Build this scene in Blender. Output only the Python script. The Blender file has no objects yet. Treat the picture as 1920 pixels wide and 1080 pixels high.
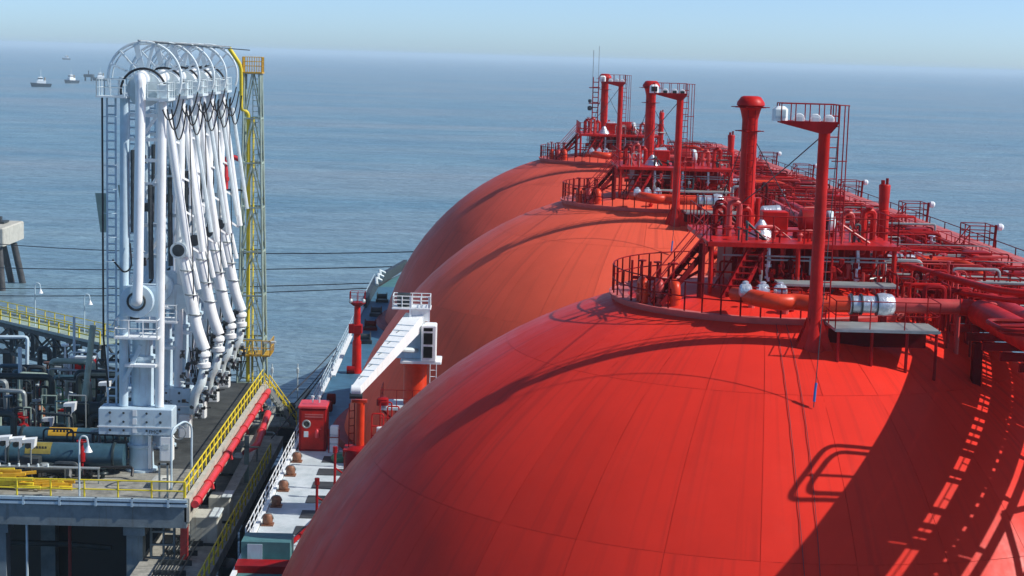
import bpy, math, random
from mathutils import Vector, Matrix
R = math.radians; PI = math.pi
sc = bpy.context.scene
col = sc.collection
rnd = random.Random(7)

# ------------------------------------------------------------------ camera
ROLL = math.atan(0.0286); PITCH = math.atan(434.5*math.cos(ROLL)/3200.0); YAW = -0.0193
def axis_to_world(x, y, z):          # x right, y up, z forward in the camera -> world
    c, s = math.cos(ROLL), math.sin(ROLL); x, y = x*c-y*s, x*s+y*c
    c, s = math.cos(PITCH), math.sin(PITCH); f, u = z*c+y*s, y*c-z*s
    c, s = math.cos(YAW), math.sin(YAW)
    return Vector((x*c-f*s, x*s+f*c, u))
cam_d = bpy.data.cameras.new('camera'); cam = bpy.data.objects.new('camera', cam_d); col.objects.link(cam)
rx, uy, bk = axis_to_world(1,0,0), axis_to_world(0,1,0), -axis_to_world(0,0,1)
cam.matrix_world = Matrix(((rx.x,uy.x,bk.x,0),(rx.y,uy.y,bk.y,0),(rx.z,uy.z,bk.z,0),(0,0,0,1)))
cam_d.sensor_width = 36; cam_d.lens = 60; cam_d.clip_start = 1; cam_d.clip_end = 90000
sc.camera = cam
WATER = -39.0
# ------------------------------------------------------------------ light
SUN_EL, SUN_AZ = R(42.2), R(98)
w = bpy.data.worlds.new("World"); sc.world = w; w.use_nodes = True
nt = w.node_tree; bg = nt.nodes['Background']
sky = nt.nodes.new('ShaderNodeTexSky'); sky.sky_type = 'NISHITA'; sky.sun_disc = False
sky.sun_elevation = SUN_EL; sky.sun_rotation = SUN_AZ; sky.altitude = 0; sky.air_density = 0.45; sky.dust_density = 0.6; sky.ozone_density = 1.0
tint = nt.nodes.new('ShaderNodeMix'); tint.data_type = 'RGBA'; tint.blend_type = 'MULTIPLY'; tint.inputs[0].default_value = 1
tint.inputs[7].default_value = (1.06, 1.24, 1.36, 1)
nt.links.new(sky.outputs[0], tint.inputs[6]); nt.links.new(tint.outputs[2], bg.inputs[0])
bg.inputs[1].default_value = 0.128
sd = bpy.data.lights.new('sun', 'SUN'); sd.energy = 4.4; sd.angle = R(0.5); sd.color = (1, 0.95, 0.88)
sun = bpy.data.objects.new('sun', sd); col.objects.link(sun)
sdir = Vector((math.sin(SUN_AZ)*math.cos(SUN_EL), math.cos(SUN_AZ)*math.cos(SUN_EL), math.sin(SUN_EL)))
sun.rotation_euler = sdir.to_track_quat('Z', 'Y').to_euler(); sun.location = (40, 60, 60)
sc.view_settings.view_transform = 'Standard'; sc.view_settings.look = 'None'; sc.view_settings.gamma = 1
sc.view_settings.exposure = 0; sc.view_settings.use_curve_mapping = False
sc.cycles.max_bounces = 6; sc.cycles.volume_bounces = 1

# ------------------------------------------------------------------ materials
def mat(name, c, rough=0.5, metal=0.0, var=0.12, scale=1.2, bump=0.0, bscale=20, c2=None, streak=0.0, spec=0.5):
    m = bpy.data.materials.new(name); m.use_nodes = True; n = m.node_tree.nodes; L = m.node_tree.links
    b = n['Principled BSDF']; b.inputs['Roughness'].default_value = rough; b.inputs['Metallic'].default_value = metal
    b.inputs['Specular IOR Level'].default_value = spec
    g = n.new('ShaderNodeNewGeometry')
    no = n.new('ShaderNodeTexNoise'); no.inputs['Scale'].default_value = scale; no.inputs['Detail'].default_value = 6; no.inputs['Roughness'].default_value = .65
    L.new(g.outputs['Position'], no.inputs['Vector'])
    r = n.new('ShaderNodeValToRGB'); r.color_ramp.elements[0].position = .35; r.color_ramp.elements[1].position = .68
    lo = [max(0, x*(1-var)) for x in c[:3]]; hi = [min(1, x*(1+var)) for x in c[:3]]
    if c2: lo = list(c2)
    r.color_ramp.elements[0].color = (*lo, 1); r.color_ramp.elements[1].color = (*hi, 1)
    L.new(no.outputs['Fac'], r.inputs[0]); out = r.outputs[0]
    if streak > 0:                       # vertical rust and dirt runs
        mp = n.new('ShaderNodeMapping'); mp.inputs['Scale'].default_value = (5, 5, .5); L.new(g.outputs['Position'], mp.inputs[0])
        n2 = n.new('ShaderNodeTexNoise'); n2.inputs['Scale'].default_value = 1.2; n2.inputs['Detail'].default_value = 5; L.new(mp.outputs[0], n2.inputs['Vector'])
        r2 = n.new('ShaderNodeValToRGB'); r2.color_ramp.elements[0].position = .56; r2.color_ramp.elements[1].position = .72
        r2.color_ramp.elements[0].color = (0,0,0,1); r2.color_ramp.elements[1].color = (streak,)*3+(1,)
        L.new(n2.outputs['Fac'], r2.inputs[0])
        mx = n.new('ShaderNodeMix'); mx.data_type = 'RGBA'; L.new(r2.outputs[0], mx.inputs[0]); L.new(out, mx.inputs[6])
        mx.inputs[7].default_value = (c[0]*.45+.03, c[1]*.38+.012, c[2]*.32, 1); out = mx.outputs[2]
    L.new(out, b.inputs['Base Color'])
    if bump > 0:
        n3 = n.new('ShaderNodeTexNoise'); n3.inputs['Scale'].default_value = bscale; n3.inputs['Detail'].default_value = 4; L.new(g.outputs['Position'], n3.inputs['Vector'])
        bp = n.new('ShaderNodeBump'); bp.inputs['Strength'].default_value = bump; bp.inputs['Distance'].default_value = .05
        L.new(n3.outputs['Fac'], bp.inputs['Height']); L.new(bp.outputs[0], b.inputs['Normal'])
    return m
M = {}
def dome_paint(name, c, dirt, rough):
    m = mat(name, c, rough, var=.09, scale=.13, bump=.35, bscale=.7, spec=.07); n = m.node_tree.nodes; L = m.node_tree.links; b = n['Principled BSDF']
    src = b.inputs['Base Color'].links[0].from_socket
    oi = n.new('ShaderNodeObjectInfo'); tc = n.new('ShaderNodeTexCoord')
    # per plate difference in the paint
    mr = n.new('ShaderNodeMapRange'); mr.inputs[3].default_value = .93; mr.inputs[4].default_value = 1.05; L.new(oi.outputs['Random'], mr.inputs[0])
    mu = n.new('ShaderNodeMix'); mu.data_type = 'RGBA'; mu.blend_type = 'MULTIPLY'; mu.inputs[0].default_value = 1; L.new(src, mu.inputs[6]); L.new(mr.outputs[0], mu.inputs[7])
    # runs of dirt and faded paint that follow the slope down from the crown
    nz = n.new('ShaderNodeVectorMath'); nz.operation = 'MULTIPLY'; nz.inputs[1].default_value = (1,1,0); L.new(tc.outputs['Object'], nz.inputs[0])
    nn = n.new('ShaderNodeVectorMath'); nn.operation = 'NORMALIZE'; L.new(nz.outputs[0], nn.inputs[0])
    sx = n.new('ShaderNodeVectorMath'); sx.operation = 'MULTIPLY'; sx.inputs[1].default_value = (0,42,0); L.new(nn.outputs[0], sx.inputs[0])
    sz = n.new('ShaderNodeVectorMath'); sz.operation = 'MULTIPLY'; sz.inputs[1].default_value = (0,0,.14); L.new(tc.outputs['Object'], sz.inputs[0])
    ad = n.new('ShaderNodeVectorMath'); L.new(sx.outputs[0], ad.inputs[0]); L.new(sz.outputs[0], ad.inputs[1])
    cm = n.new('ShaderNodeCombineXYZ'); ml = n.new('ShaderNodeMath'); ml.operation = 'MULTIPLY'; ml.inputs[1].default_value = 50; L.new(oi.outputs['Random'], ml.inputs[0]); L.new(ml.outputs[0], cm.inputs[0])
    a2 = n.new('ShaderNodeVectorMath'); L.new(ad.outputs[0], a2.inputs[0]); L.new(cm.outputs[0], a2.inputs[1])
    t = n.new('ShaderNodeTexNoise'); t.inputs['Scale'].default_value = 1; t.inputs['Detail'].default_value = 5; L.new(a2.outputs[0], t.inputs['Vector'])
    r = n.new('ShaderNodeValToRGB'); r.color_ramp.elements[0].position = .52; r.color_ramp.elements[0].color = (0,0,0,1); r.color_ramp.elements[1].position = .80; r.color_ramp.elements[1].color = (.5,.5,.5,1); L.new(t.outputs['Fac'], r.inputs[0])
    m2 = n.new('ShaderNodeMix'); m2.data_type = 'RGBA'; L.new(r.outputs[0], m2.inputs[0]); L.new(mu.outputs[2], m2.inputs[6]); m2.inputs[7].default_value = (*dirt, 1)
    # chalky faded patches
    t3 = n.new('ShaderNodeTexNoise'); t3.inputs['Scale'].default_value = .55; t3.inputs['Detail'].default_value = 9; t3.inputs['Roughness'].default_value = .7; L.new(tc.outputs['Object'], t3.inputs['Vector'])
    r3 = n.new('ShaderNodeValToRGB'); r3.color_ramp.elements[0].position = .52; r3.color_ramp.elements[0].color = (0,0,0,1); r3.color_ramp.elements[1].position = .78; r3.color_ramp.elements[1].color = (.17,.17,.17,1); L.new(t3.outputs['Fac'], r3.inputs[0])
    m3 = n.new('ShaderNodeMix'); m3.data_type = 'RGBA'; L.new(r3.outputs[0], m3.inputs[0]); L.new(m2.outputs[2], m3.inputs[6]); m3.inputs[7].default_value = (min(1,c[0]*1.08), c[1]*1.6+.012, c[2]*1.7+.012, 1)
    L.new(m3.outputs[2], b.inputs['Base Color'])
    ro = n.new('ShaderNodeMapRange'); ro.inputs[1].default_value = .35; ro.inputs[2].default_value = .7; ro.inputs[3].default_value = rough-.07; ro.inputs[4].default_value = rough+.12; L.new(t3.outputs['Fac'], ro.inputs[0]); L.new(ro.outputs[0], b.inputs['Roughness'])
    return m
M['dome1'] = dome_paint('dome_paint_crimson', (.82,.040,.024), (.40,.026,.022), .38)
M['dome2'] = dome_paint('dome_paint_orange', (.84,.115,.060), (.48,.070,.042), .44)
M['dome3'] = dome_paint('dome_paint_faded_red', (.74,.105,.065), (.42,.065,.045), .46)
M['seam'] = mat('seam_red', (.36,.035,.022), .5)
M['red'] = mat('ship_red_paint', (.54,.013,.010), .42, var=.25, streak=.45, spec=.2)
M['red2'] = mat('deep_red_paint', (.30,.006,.009), .5, var=.3, streak=.5, spec=.15)
M['deepred'] = mat('maroon_paint_and_shade', (.13,.003,.006), .6, var=.3, spec=.1)
M['orange'] = mat('pipe_orange_red', (.70,.050,.014), .38, var=.15, streak=.3, spec=.3)
M['bluedeck'] = mat('blue_grey_deck', (.05,.15,.24), .55, var=.2)
M['pinkpipe'] = mat('sun_faded_pipe_red', (.55,.05,.045), .45, var=.2, streak=.3)
M['pink'] = mat('walkway_faded_red', (.58,.13,.12), .6, var=.15, bump=.2)
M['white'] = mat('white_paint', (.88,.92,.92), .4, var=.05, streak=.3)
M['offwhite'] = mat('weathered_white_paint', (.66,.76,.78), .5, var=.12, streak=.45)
M['bluewhite'] = mat('blue_shaded_white', (.52,.67,.76), .5, var=.10, streak=.35)  # white with the blue of shaded sides put into the colour
M['foil'] = mat('bright_insulation_jacket', (.62,.66,.72), .32, metal=.55, var=.18, scale=6, bump=.6, bscale=9)
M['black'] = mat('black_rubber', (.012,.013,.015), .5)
M['dark'] = mat('dark_steel', (.035,.045,.05), .5, var=.4, scale=3)
M['glass'] = mat('dark_window_glass', (.01,.02,.02), .08)
M['yellow'] = mat('yellow_paint', (.80,.64,.03), .5, var=.15, streak=.35)
M['olive'] = mat('faded_olive_label', (.24,.20,.04), .6, var=.3)
M['yellow2'] = mat('deep_yellow_paint', (.62,.36,.02), .5, var=.2, streak=.4)
M['galv'] = mat('galvanised_steel', (.34,.38,.38), .45, metal=.3, var=.2, streak=.2)
M['towergreen'] = mat('grey_green_steel', (.34,.44,.37), .55, var=.2, streak=.4)
M['conc'] = mat('concrete', (.30,.30,.26), .85, var=.25, scale=1.5, bump=.4, bscale=12, c2=(.17,.17,.15), streak=.3)
M['concshade'] = mat('shaded_concrete_deck', (.05,.055,.052), .8, var=.3, scale=.9, bump=.4, bscale=12, c2=(.022,.026,.026))  # concrete darkened in colour for the shaded deck
M['concblue'] = mat('grey_blue_concrete_beam', (.22,.27,.29), .8, var=.2, scale=.8, bump=.3, c2=(.14,.18,.20), streak=.4)
M['concmid'] = mat('weathered_concrete', (.42,.41,.36), .85, var=.25, scale=1.1, bump=.4, c2=(.24,.24,.21), streak=.4)
M['concpale'] = mat('pale_stained_concrete', (.50,.49,.42), .85, var=.15, streak=.6)
M['teal'] = mat('teal_blue_pipe_jacket', (.05,.12,.16), .32, var=.2, metal=.2, streak=.2)
M['tealdark'] = mat('dark_teal_steel', (.02,.035,.038), .45, var=.4, scale=2)
M['deck'] = mat('sunlit_pale_deck', (.62,.68,.70), .55, var=.12, scale=.8, streak=.1, c2=(.46,.54,.56))
M['deckteal'] = mat('teal_deck_paint', (.07,.20,.21), .55, var=.2)
M['deckshadow'] = mat('painted_deck_shadow', (.045,.05,.055), .7, var=.3)  # dark tone for shadows laid on the side deck
M['drum'] = mat('rust_brown_paint', (.24,.10,.05), .55, var=.35, scale=5)
M['pipered'] = mat('bright_red_fire_main', (.72,.05,.06), .4, var=.1, streak=.2)
M['hull'] = mat('hull_paint_dark', (.05,.03,.035), .5, var=.3, streak=.4)
M['greybeige'] = mat('beige_grey_cabinet', (.58,.59,.52), .6, var=.12, streak=.4)
M['green'] = mat('green_paint', (.04,.16,.09), .5, var=.2)
M['blue'] = mat('blue_paint', (.02,.14,.42), .4, var=.2)
M['rope'] = mat('mooring_rope', (.05,.05,.06), .9)
M['tugdark'] = mat('tug_hull_navy', (.03,.05,.07), .5)
M['tugorange'] = mat('tug_trim', (.3,.22,.12), .5)
M['pile'] = mat('dark_pile', (.06,.06,.06), .8, var=.4, scale=.8)
M['pileruddy'] = mat('maroon_column_paint', (.25,.02,.02), .6, var=.3)

def water_material():
    m = bpy.data.materials.new('muddy_sea'); m.use_nodes = True; n = m.node_tree.nodes; L = m.node_tree.links
    b = n['Principled BSDF']; b.inputs['Roughness'].default_value = .28; b.inputs['IOR'].default_value = 1.33; b.inputs['Specular IOR Level'].default_value = .35
    g = n.new('ShaderNodeNewGeometry')
    mp = n.new('ShaderNodeMapping'); mp.inputs['Rotation'].default_value = (0,0,R(-12)); mp.inputs['Scale'].default_value = (.012,.03,1); L.new(g.outputs['Position'], mp.inputs[0])
    no = n.new('ShaderNodeTexNoise'); no.inputs['Scale'].default_value = 1; no.inputs['Detail'].default_value = 8; no.inputs['Roughness'].default_value = .6; no.inputs['Distortion'].default_value = .6; L.new(mp.outputs[0], no.inputs['Vector'])
    r = n.new('ShaderNodeValToRGB'); e = r.color_ramp.elements; e[0].position = .36; e[0].color = (.10,.225,.31,1); e[1].position = .68; e[1].color = (.19,.32,.38,1)
    L.new(no.outputs['Fac'], r.inputs[0])
    hs = []
    for sx, sy, rot, wgt, det in ((.10,.30,-10,1.0,4),(.35,1.0,6,.8,6),(.02,.055,-20,1.6,3)):
        q = n.new('ShaderNodeMapping'); q.inputs['Rotation'].default_value = (0,0,R(rot)); q.inputs['Scale'].default_value = (sx,sy,1); L.new(g.outputs['Position'], q.inputs[0])
        t = n.new('ShaderNodeTexNoise'); t.inputs['Scale'].default_value = 1; t.inputs['Detail'].default_value = det; L.new(q.outputs[0], t.inputs['Vector'])
        k = n.new('ShaderNodeMath'); k.operation = 'MULTIPLY'; k.inputs[1].default_value = wgt; L.new(t.outputs['Fac'], k.inputs[0]); hs.append(k)
    # light and dark of ripples put into the colour, plus broad muddy tongues
    q = n.new('ShaderNodeMapping'); q.inputs['Rotation'].default_value = (0,0,R(4)); q.inputs['Scale'].default_value = (.05,.22,1); L.new(g.outputs['Position'], q.inputs[0])
    t = n.new('ShaderNodeTexNoise'); t.inputs['Scale'].default_value = 1; t.inputs['Detail'].default_value = 9; t.inputs['Roughness'].default_value = .75; L.new(q.outputs[0], t.inputs['Vector'])
    rr = n.new('ShaderNodeMapRange'); rr.inputs[1].default_value = .3; rr.inputs[2].default_value = .7; rr.inputs[3].default_value = .62; rr.inputs[4].default_value = 1.38; L.new(t.outputs['Fac'], rr.inputs[0])
    q2 = n.new('ShaderNodeMapping'); q2.inputs['Rotation'].default_value = (0,0,R(-35)); q2.inputs['Scale'].default_value = (.0025,.006,1); L.new(g.outputs['Position'], q2.inputs[0])
    t2 = n.new('ShaderNodeTexNoise'); t2.inputs['Scale'].default_value = 1; t2.inputs['Detail'].default_value = 5; t2.inputs['Distortion'].default_value = 1.2; L.new(q2.outputs[0], t2.inputs['Vector'])
    r4 = n.new('ShaderNodeValToRGB'); r4.color_ramp.elements[0].position = .42; r4.color_ramp.elements[0].color = (0,0,0,1); r4.color_ramp.elements[1].position = .66; r4.color_ramp.elements[1].color = (.75,.75,.75,1); L.new(t2.outputs['Fac'], r4.inputs[0])
    mm = n.new('ShaderNodeMix'); mm.data_type = 'RGBA'; L.new(r4.outputs[0], mm.inputs[0]); L.new(r.outputs[0], mm.inputs[6]); mm.inputs[7].default_value = (.25,.30,.33,1)
    mv = n.new('ShaderNodeMix'); mv.data_type = 'RGBA'; mv.blend_type = 'MULTIPLY'; mv.inputs[0].default_value = 1; L.new(mm.outputs[2], mv.inputs[6]); L.new(rr.outputs[0], mv.inputs[7])
    L.new(mv.outputs[2], b.inputs['Base Color'])
    a = n.new('ShaderNodeMath'); L.new(hs[0].outputs[0], a.inputs[0]); L.new(hs[1].outputs[0], a.inputs[1])
    a2 = n.new('ShaderNodeMath'); L.new(a.outputs[0], a2.inputs[0]); L.new(hs[2].outputs[0], a2.inputs[1])
    bp = n.new('ShaderNodeBump'); bp.inputs['Strength'].default_value = 1.0; bp.inputs['Distance'].default_value = 1.7
    L.new(a2.outputs[0], bp.inputs['Height']); L.new(bp.outputs[0], b.inputs['Normal'])
    return m
M['water'] = water_material()

# ------------------------------------------------------------------ mesh helpers
ORG = {}                                  # object name -> world origin
class MB:
    def __init__(s): s.v = []; s.f = []
    def add(s, vs, fs):
        o = len(s.v); s.v += [tuple(p) for p in vs]; s.f += [tuple(i+o for i in f) for f in fs]; return s
    def bx(s, x0, x1, y0, y1, z0, z1):
        return s.add([(x0,y0,z0),(x1,y0,z0),(x1,y1,z0),(x0,y1,z0),(x0,y0,z1),(x1,y0,z1),(x1,y1,z1),(x0,y1,z1)],
                     [(3,2,1,0),(4,5,6,7),(0,1,5,4),(1,2,6,5),(2,3,7,6),(3,0,4,7)])
    def cb(s, x0, x1, y0, y1, z0, z1, b=.03):      # box with chamfered upper and vertical edges
        p = []
        for z, k in ((z0,0),(z1-b,0),(z1,b)):
            a0,a1,b0,b1 = x0+k,x1-k,y0+k,y1-k
            p += [(a0+b,b0,z),(a1-b,b0,z),(a1,b0+b,z),(a1,b1-b,z),(a1-b,b1,z),(a0+b,b1,z),(a0,b1-b,z),(a0,b0+b,z)]
        f = [tuple(range(7,-1,-1)), tuple(range(16,24))]
        for r_ in (0,8):
            for i in range(8): j = (i+1) % 8; f.append((r_+i, r_+j, r_+8+j, r_+8+i))
        return s.add(p, f)
    def beam(s, p, q, wd, h=None):
        p, q = Vector(p), Vector(q); h = h or wd; d = (q-p).normalized()
        up = Vector((0,0,1)) if abs(d.z) < .95 else Vector((0,1,0))
        a = d.cross(up).normalized(); b = a.cross(d).normalized(); a *= wd/2; b *= h/2
        return s.add([p-a-b,p+a-b,p+a+b,p-a+b,q-a-b,q+a-b,q+a+b,q-a+b], [(3,2,1,0),(4,5,6,7),(0,1,5,4),(1,2,6,5),(2,3,7,6),(3,0,4,7)])
    def tube(s, pts, r, n=8, r2=None):
        pts = [Vector(p) for p in pts]; N = len(pts); vs = []; fs = []
        d0 = (pts[1]-pts[0]).normalized(); ref = Vector((0,0,1)) if abs(d0.z) < .9 else Vector((0,1,0))
        u = d0.cross(ref).normalized()
        for i, p in enumerate(pts):
            if i == 0: d = pts[1]-pts[0]
            elif i == N-1: d = pts[-1]-pts[-2]
            else: d = (pts[i]-pts[i-1]).normalized()+(pts[i+1]-pts[i]).normalized()
            d.normalize(); u = (u-d*u.dot(d)).normalized(); v = d.cross(u)
            rr = r if r2 is None else r+(r2-r)*i/(N-1)
            for k in range(n): a = 2*PI*k/n; vs.append(p+(u*math.cos(a)+v*math.sin(a))*rr)
        for i in range(N-1):
            for k in range(n): j = (k+1) % n; fs.append((i*n+k, i*n+j, (i+1)*n+j, (i+1)*n+k))
        fs.append(tuple(range(n-1,-1,-1))); fs.append(tuple((N-1)*n+k for k in range(n)))
        return s.add(vs, fs)
    def lathe(s, prof, o=(0,0,0), ax='z', n=16, a0=0, a1=2*PI):
        full = abs(a1-a0-2*PI) < 1e-6; m = n if full else n+1; vs = []; fs = []
        for r, h in prof:
            for k in range(m):
                a = a0+(a1-a0)*k/n; x, y = r*math.cos(a), r*math.sin(a)
                p = {'z': (x,y,h), 'y': (x,h,y), 'x': (h,x,y)}[ax]; vs.append((p[0]+o[0], p[1]+o[1], p[2]+o[2]))
        for i in range(len(prof)-1):
            for k in range(n): j = (k+1) % m if full else k+1; fs.append((i*m+k, i*m+j, (i+1)*m+j, (i+1)*m+k))
        if full and prof[0][0] > 1e-4: fs.append(tuple(range(m-1,-1,-1)))
        if full and prof[-1][0] > 1e-4: fs.append(tuple((len(prof)-1)*m+k for k in range(m)))
        return s.add(vs, fs)
    def torus(s, c, rad, r, ax='y', n=28, m=6, a0=0, a1=2*PI):
        pts = []
        k = n if abs(a1-a0-2*PI) < 1e-6 else n
        for i in range(k+1):
            a = a0+(a1-a0)*i/k; x, y = rad*math.cos(a), rad*math.sin(a)
            p = {'z': (x,y,0), 'y': (x,0,y), 'x': (0,x,y)}[ax]; pts.append((c[0]+p[0], c[1]+p[1], c[2]+p[2]))
        return s.tube(pts, r, m)
    def prism(s, poly, z0, z1, ax='z'):
        n = len(poly); g = {'z': lambda a,b,h: (a,b,h), 'y': lambda a,b,h: (a,h,b), 'x': lambda a,b,h: (h,a,b)}[ax]
        return s.add([g(a,b,z0) for a,b in poly]+[g(a,b,z1) for a,b in poly],
                     [tuple(range(n-1,-1,-1)), tuple(range(n,2*n))]+[(i,(i+1)%n,n+(i+1)%n,n+i) for i in range(n)])
    def build(s, name, m, parent=None, org=None, smooth=True):
        me = bpy.data.meshes.new(name); po = ORG[parent.name] if parent else Vector((0,0,0))
        if org is None: org = po
        org = Vector(org)
        me.from_pydata([Vector(p)-org for p in s.v], [], s.f); me.update()
        import bmesh as _b
        bm = _b.new(); bm.from_mesh(me); _b.ops.recalc_face_normals(bm, faces=bm.faces); bm.to_mesh(me); bm.free()
        if smooth: me.shade_smooth(); me.set_sharp_from_angle(angle=R(38))
        me.materials.append(M[m] if isinstance(m, str) else m)
        o = bpy.data.objects.new(name, me); col.objects.link(o)
        if parent: o.parent = parent
        o.location = org-po; ORG[o.name] = org
        return o
def thing(name, label, cat, loc=(0,0,0), group=None):
    o = bpy.data.objects.new(name, None); col.objects.link(o); o.location = loc; ORG[o.name] = Vector(loc)
    o.empty_display_size = .5
    return tag(o, label, cat, group)
def tag(o, label=None, cat=None, group=None, kind=None):
    if label: o['label'] = label
    if cat: o['category'] = cat
    if group: o['group'] = group
    if kind: o['kind'] = kind
    return o
def copy_tree(o, parent=None, delta=None):
    c = o.copy(); col.objects.link(c)
    if parent is not None: c.parent = parent
    if delta is not None: c.location = Vector(o.location)+Vector(delta)
    ORG[c.name] = ORG.get(o.name, Vector())+(Vector(delta) if delta is not None else Vector())
    for ch in list(o.children):
        if ch is not c: copy_tree(ch, c)
    return c
def bend(pts, rad, k=5):                  # polyline with rounded corners
    pts = [Vector(p) for p in pts]; out = [pts[0]]
    for i in range(1, len(pts)-1):
        a, b, c = pts[i-1], pts[i], pts[i+1]; r = min(rad, (a-b).length*.48, (c-b).length*.48)
        p = b+(a-b).normalized()*r; q = b+(c-b).normalized()*r
        for j in range(k+1): t = j/k; out.append(p*(1-t)**2+b*2*t*(1-t)+q*t*t)
    return out+[pts[-1]]
def catenary(p, q, sag, n=12):
    p, q = Vector(p), Vector(q)
    return [p.lerp(q, i/n)-Vector((0,0,sag*4*(i/n)*(1-i/n))) for i in range(n+1)]
def rail_run(parent, pts, h, mname, step=1.5, r=.03, rails=(1.0,.5), pname='post', closed=False):
    """posts each a part, each run of rails one part"""
    P = [Vector(p) for p in pts]
    for k in rails:
        mb = MB()
        for a, b in zip(P[:-1], P[1:]): mb.tube([a+Vector((0,0,h*k)), b+Vector((0,0,h*k))], r*.8, 6)
        mb.build('rail', mname, parent)
    base = None
    for a, b in zip(P[:-1], P[1:]):
        n = max(1, round((b-a).length/step))
        for i in range(n+1):
            if i == n and not (b == P[-1]): continue
            p = a.lerp(b, i/n)
            if base is None:
                base = MB().tube([p, p+Vector((0,0,h))], r, 6).build(pname, mname, parent, org=p)
            else:
                c = base.copy(); col.objects.link(c); c.parent = parent; c.location = p-ORG[parent.name]; ORG[c.name] = p
def rail_mesh(mb, pts, h, step=1.5, r=.03, rails=(1.0,.5)):
    P = [Vector(p) for p in pts]
    for a, b in zip(P[:-1], P[1:]):
        for k in rails: mb.tube([a+Vector((0,0,h*k)), b+Vector((0,0,h*k))], r*.8, 5)
        n = max(1, round((b-a).length/step))
        for i in range(n+1): p = a.lerp(b, i/n); mb.tube([p, p+Vector((0,0,h))], r, 5)
    return mb
def ladder(mb, p, q, side, wd=.4, step=.35, r=.025):
    p, q, side = Vector(p), Vector(q), Vector(side).normalized()*wd/2
    mb.tube([p-side, q-side], r, 5); mb.tube([p+side, q+side], r, 5)
    n = int((q-p).length/step)
    for i in range(1, n): c = p.lerp(q, i/n); mb.tube([c-side, c+side], r*.8, 4)
    return mb

# ================================================================== SETTING
mb = MB(); mb.add([(-40000,-3000,WATER),(40000,-3000,WATER),(40000,60000,WATER),(-40000,60000,WATER)], [(0,1,2,3)])
tag(mb.build('sea', 'water', smooth=False), kind='structure')

hz = bpy.data.materials.new('sea_haze'); hz.use_nodes = True; hn = hz.node_tree.nodes
hn.remove(hn['Principled BSDF']); pv = hn.new('ShaderNodeVolumePrincipled'); pv.inputs['Color'].default_value = (.74,.90,1,1); pv.inputs['Density'].default_value = .00014; pv.inputs['Anisotropy'].default_value = 0
hz.node_tree.links.new(pv.outputs[0], hn['Material Output'].inputs['Volume'])
_m = bpy.data.meshes.new('haze'); _a,_b2,_c,_d,_e,_f = -45000,45000,-3500,62000,WATER-1,6.0
_m.from_pydata([(_a,_c,_e),(_b2,_c,_e),(_b2,_d,_e),(_a,_d,_e),(_a,_c,_f),(_b2,_c,_f),(_b2,_d,_f),(_a,_d,_f)], [], [(3,2,1,0),(4,5,6,7),(0,1,5,4),(1,2,6,5),(2,3,7,6),(3,0,4,7)])
_m.materials.append(hz); _o = bpy.data.objects.new('haze', _m); col.objects.link(_o); _o['kind'] = 'stuff'

# ================================================================== THE SHIP
TX, TZ = 10.96, -28.25; TY = (65.2, 108.6, 153.2); DK = -24.0      # dome centre line, dome centre height, dome centres, main deck
PORT, STBD = -11.05, 33.0
ship = thing('gas_carrier', 'long red tanker ship with three huge orange red domes moored beside the jetty', 'ship', (TX, 110, WATER))
hp = [(PORT,-20),(STBD,-20),(STBD,172),(31.5,182),(28,198),(22,216),(15,230),(11,234),(7,230),(0,216),(-5.8,198),(-9.6,182),(PORT,172)]
MB().prism(hp, WATER-2, DK-.05).build('hull', 'hull', ship, smooth=False)
inner = [(x+(TX-x)*.012, y) for x, y in hp]
MB().prism(inner, DK-.05, DK).build('main_deck', 'deckteal', ship, smooth=False)
# working deck strip on the port side, sunlight put into its pale colour
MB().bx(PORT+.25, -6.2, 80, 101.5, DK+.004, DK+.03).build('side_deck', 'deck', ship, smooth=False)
MB().bx(PORT+.25, -7, 101.5, 175, DK+.004, DK+.02).build('side_deck', 'bluedeck', ship, smooth=False)  # blue grey stretch beyond the cabin
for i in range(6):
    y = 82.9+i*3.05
    MB().bx(-9.0, -6.3, y, y+1.55, DK+.034, DK+.06).build('deck_shadow', 'deckshadow', ship, smooth=False)  # flat dark rectangles, cast shadows put on the deck as colour
# deck plates' raised edge (bulwark strip) and hull side rail
MB().bx(PORT, PORT+.22, -20, 176, DK, DK+.14).build('gunwale', 'white', ship, smooth=False)
def ship_rail(x, y0, y1, m='white'):
    rl = rail_mesh(MB(), [(x, y0, DK+.14), (x, y1, DK+.14)], 1.05, 1.5, .03, (1,.66,.33)).build('side_rail', m, ship)
ship_rail(PORT+.12, 80, 101); ship_rail(PORT+.12, 101, 130, 'bluewhite'); ship_rail(PORT+.12, 130, 176, 'bluewhite')
# brown round fairlead drums along the rail
def drum(x, y):
    d = MB().lathe([(.22,.08),(.25,.12),(.27,.3),(.25,.5),(.18,.58)], (x,y,DK+.03), n=14).build('vent_head', 'drum', ship, org=(x,y,DK+.03))
    MB().torus((x,y-.05,DK+.35), .30, .03, 'y', 16, 5, 0, PI).build('handle', 'galv', d)
    MB().bx(x-.3, x+.3, y-.3, y+.3, DK+.03, DK+.1).build('foot', 'drum', d)
    return d
d0 = drum(-10.45, 84.6)
for y in (88.2, 91.5, 94.9, 98.2):
    copy_tree(d0, ship, (0, y-84.6, 0))
# stepped teal housing at the near end of the side deck
hs = MB().bx(-10.9, -8.6, 78.2, 79.8, DK, DK+1.0).build('deck_locker', 'deckteal', ship, smooth=False)
MB().bx(-10.6,-9.9, 78.15,78.19, DK+.1, DK+.9).build('door', 'bluewhite', hs)
MB().bx(-10.95, -6.2, 76.5, 77.6, DK-.02, DK+.35).build('deck_coaming', 'red2', ship, smooth=False)

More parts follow.
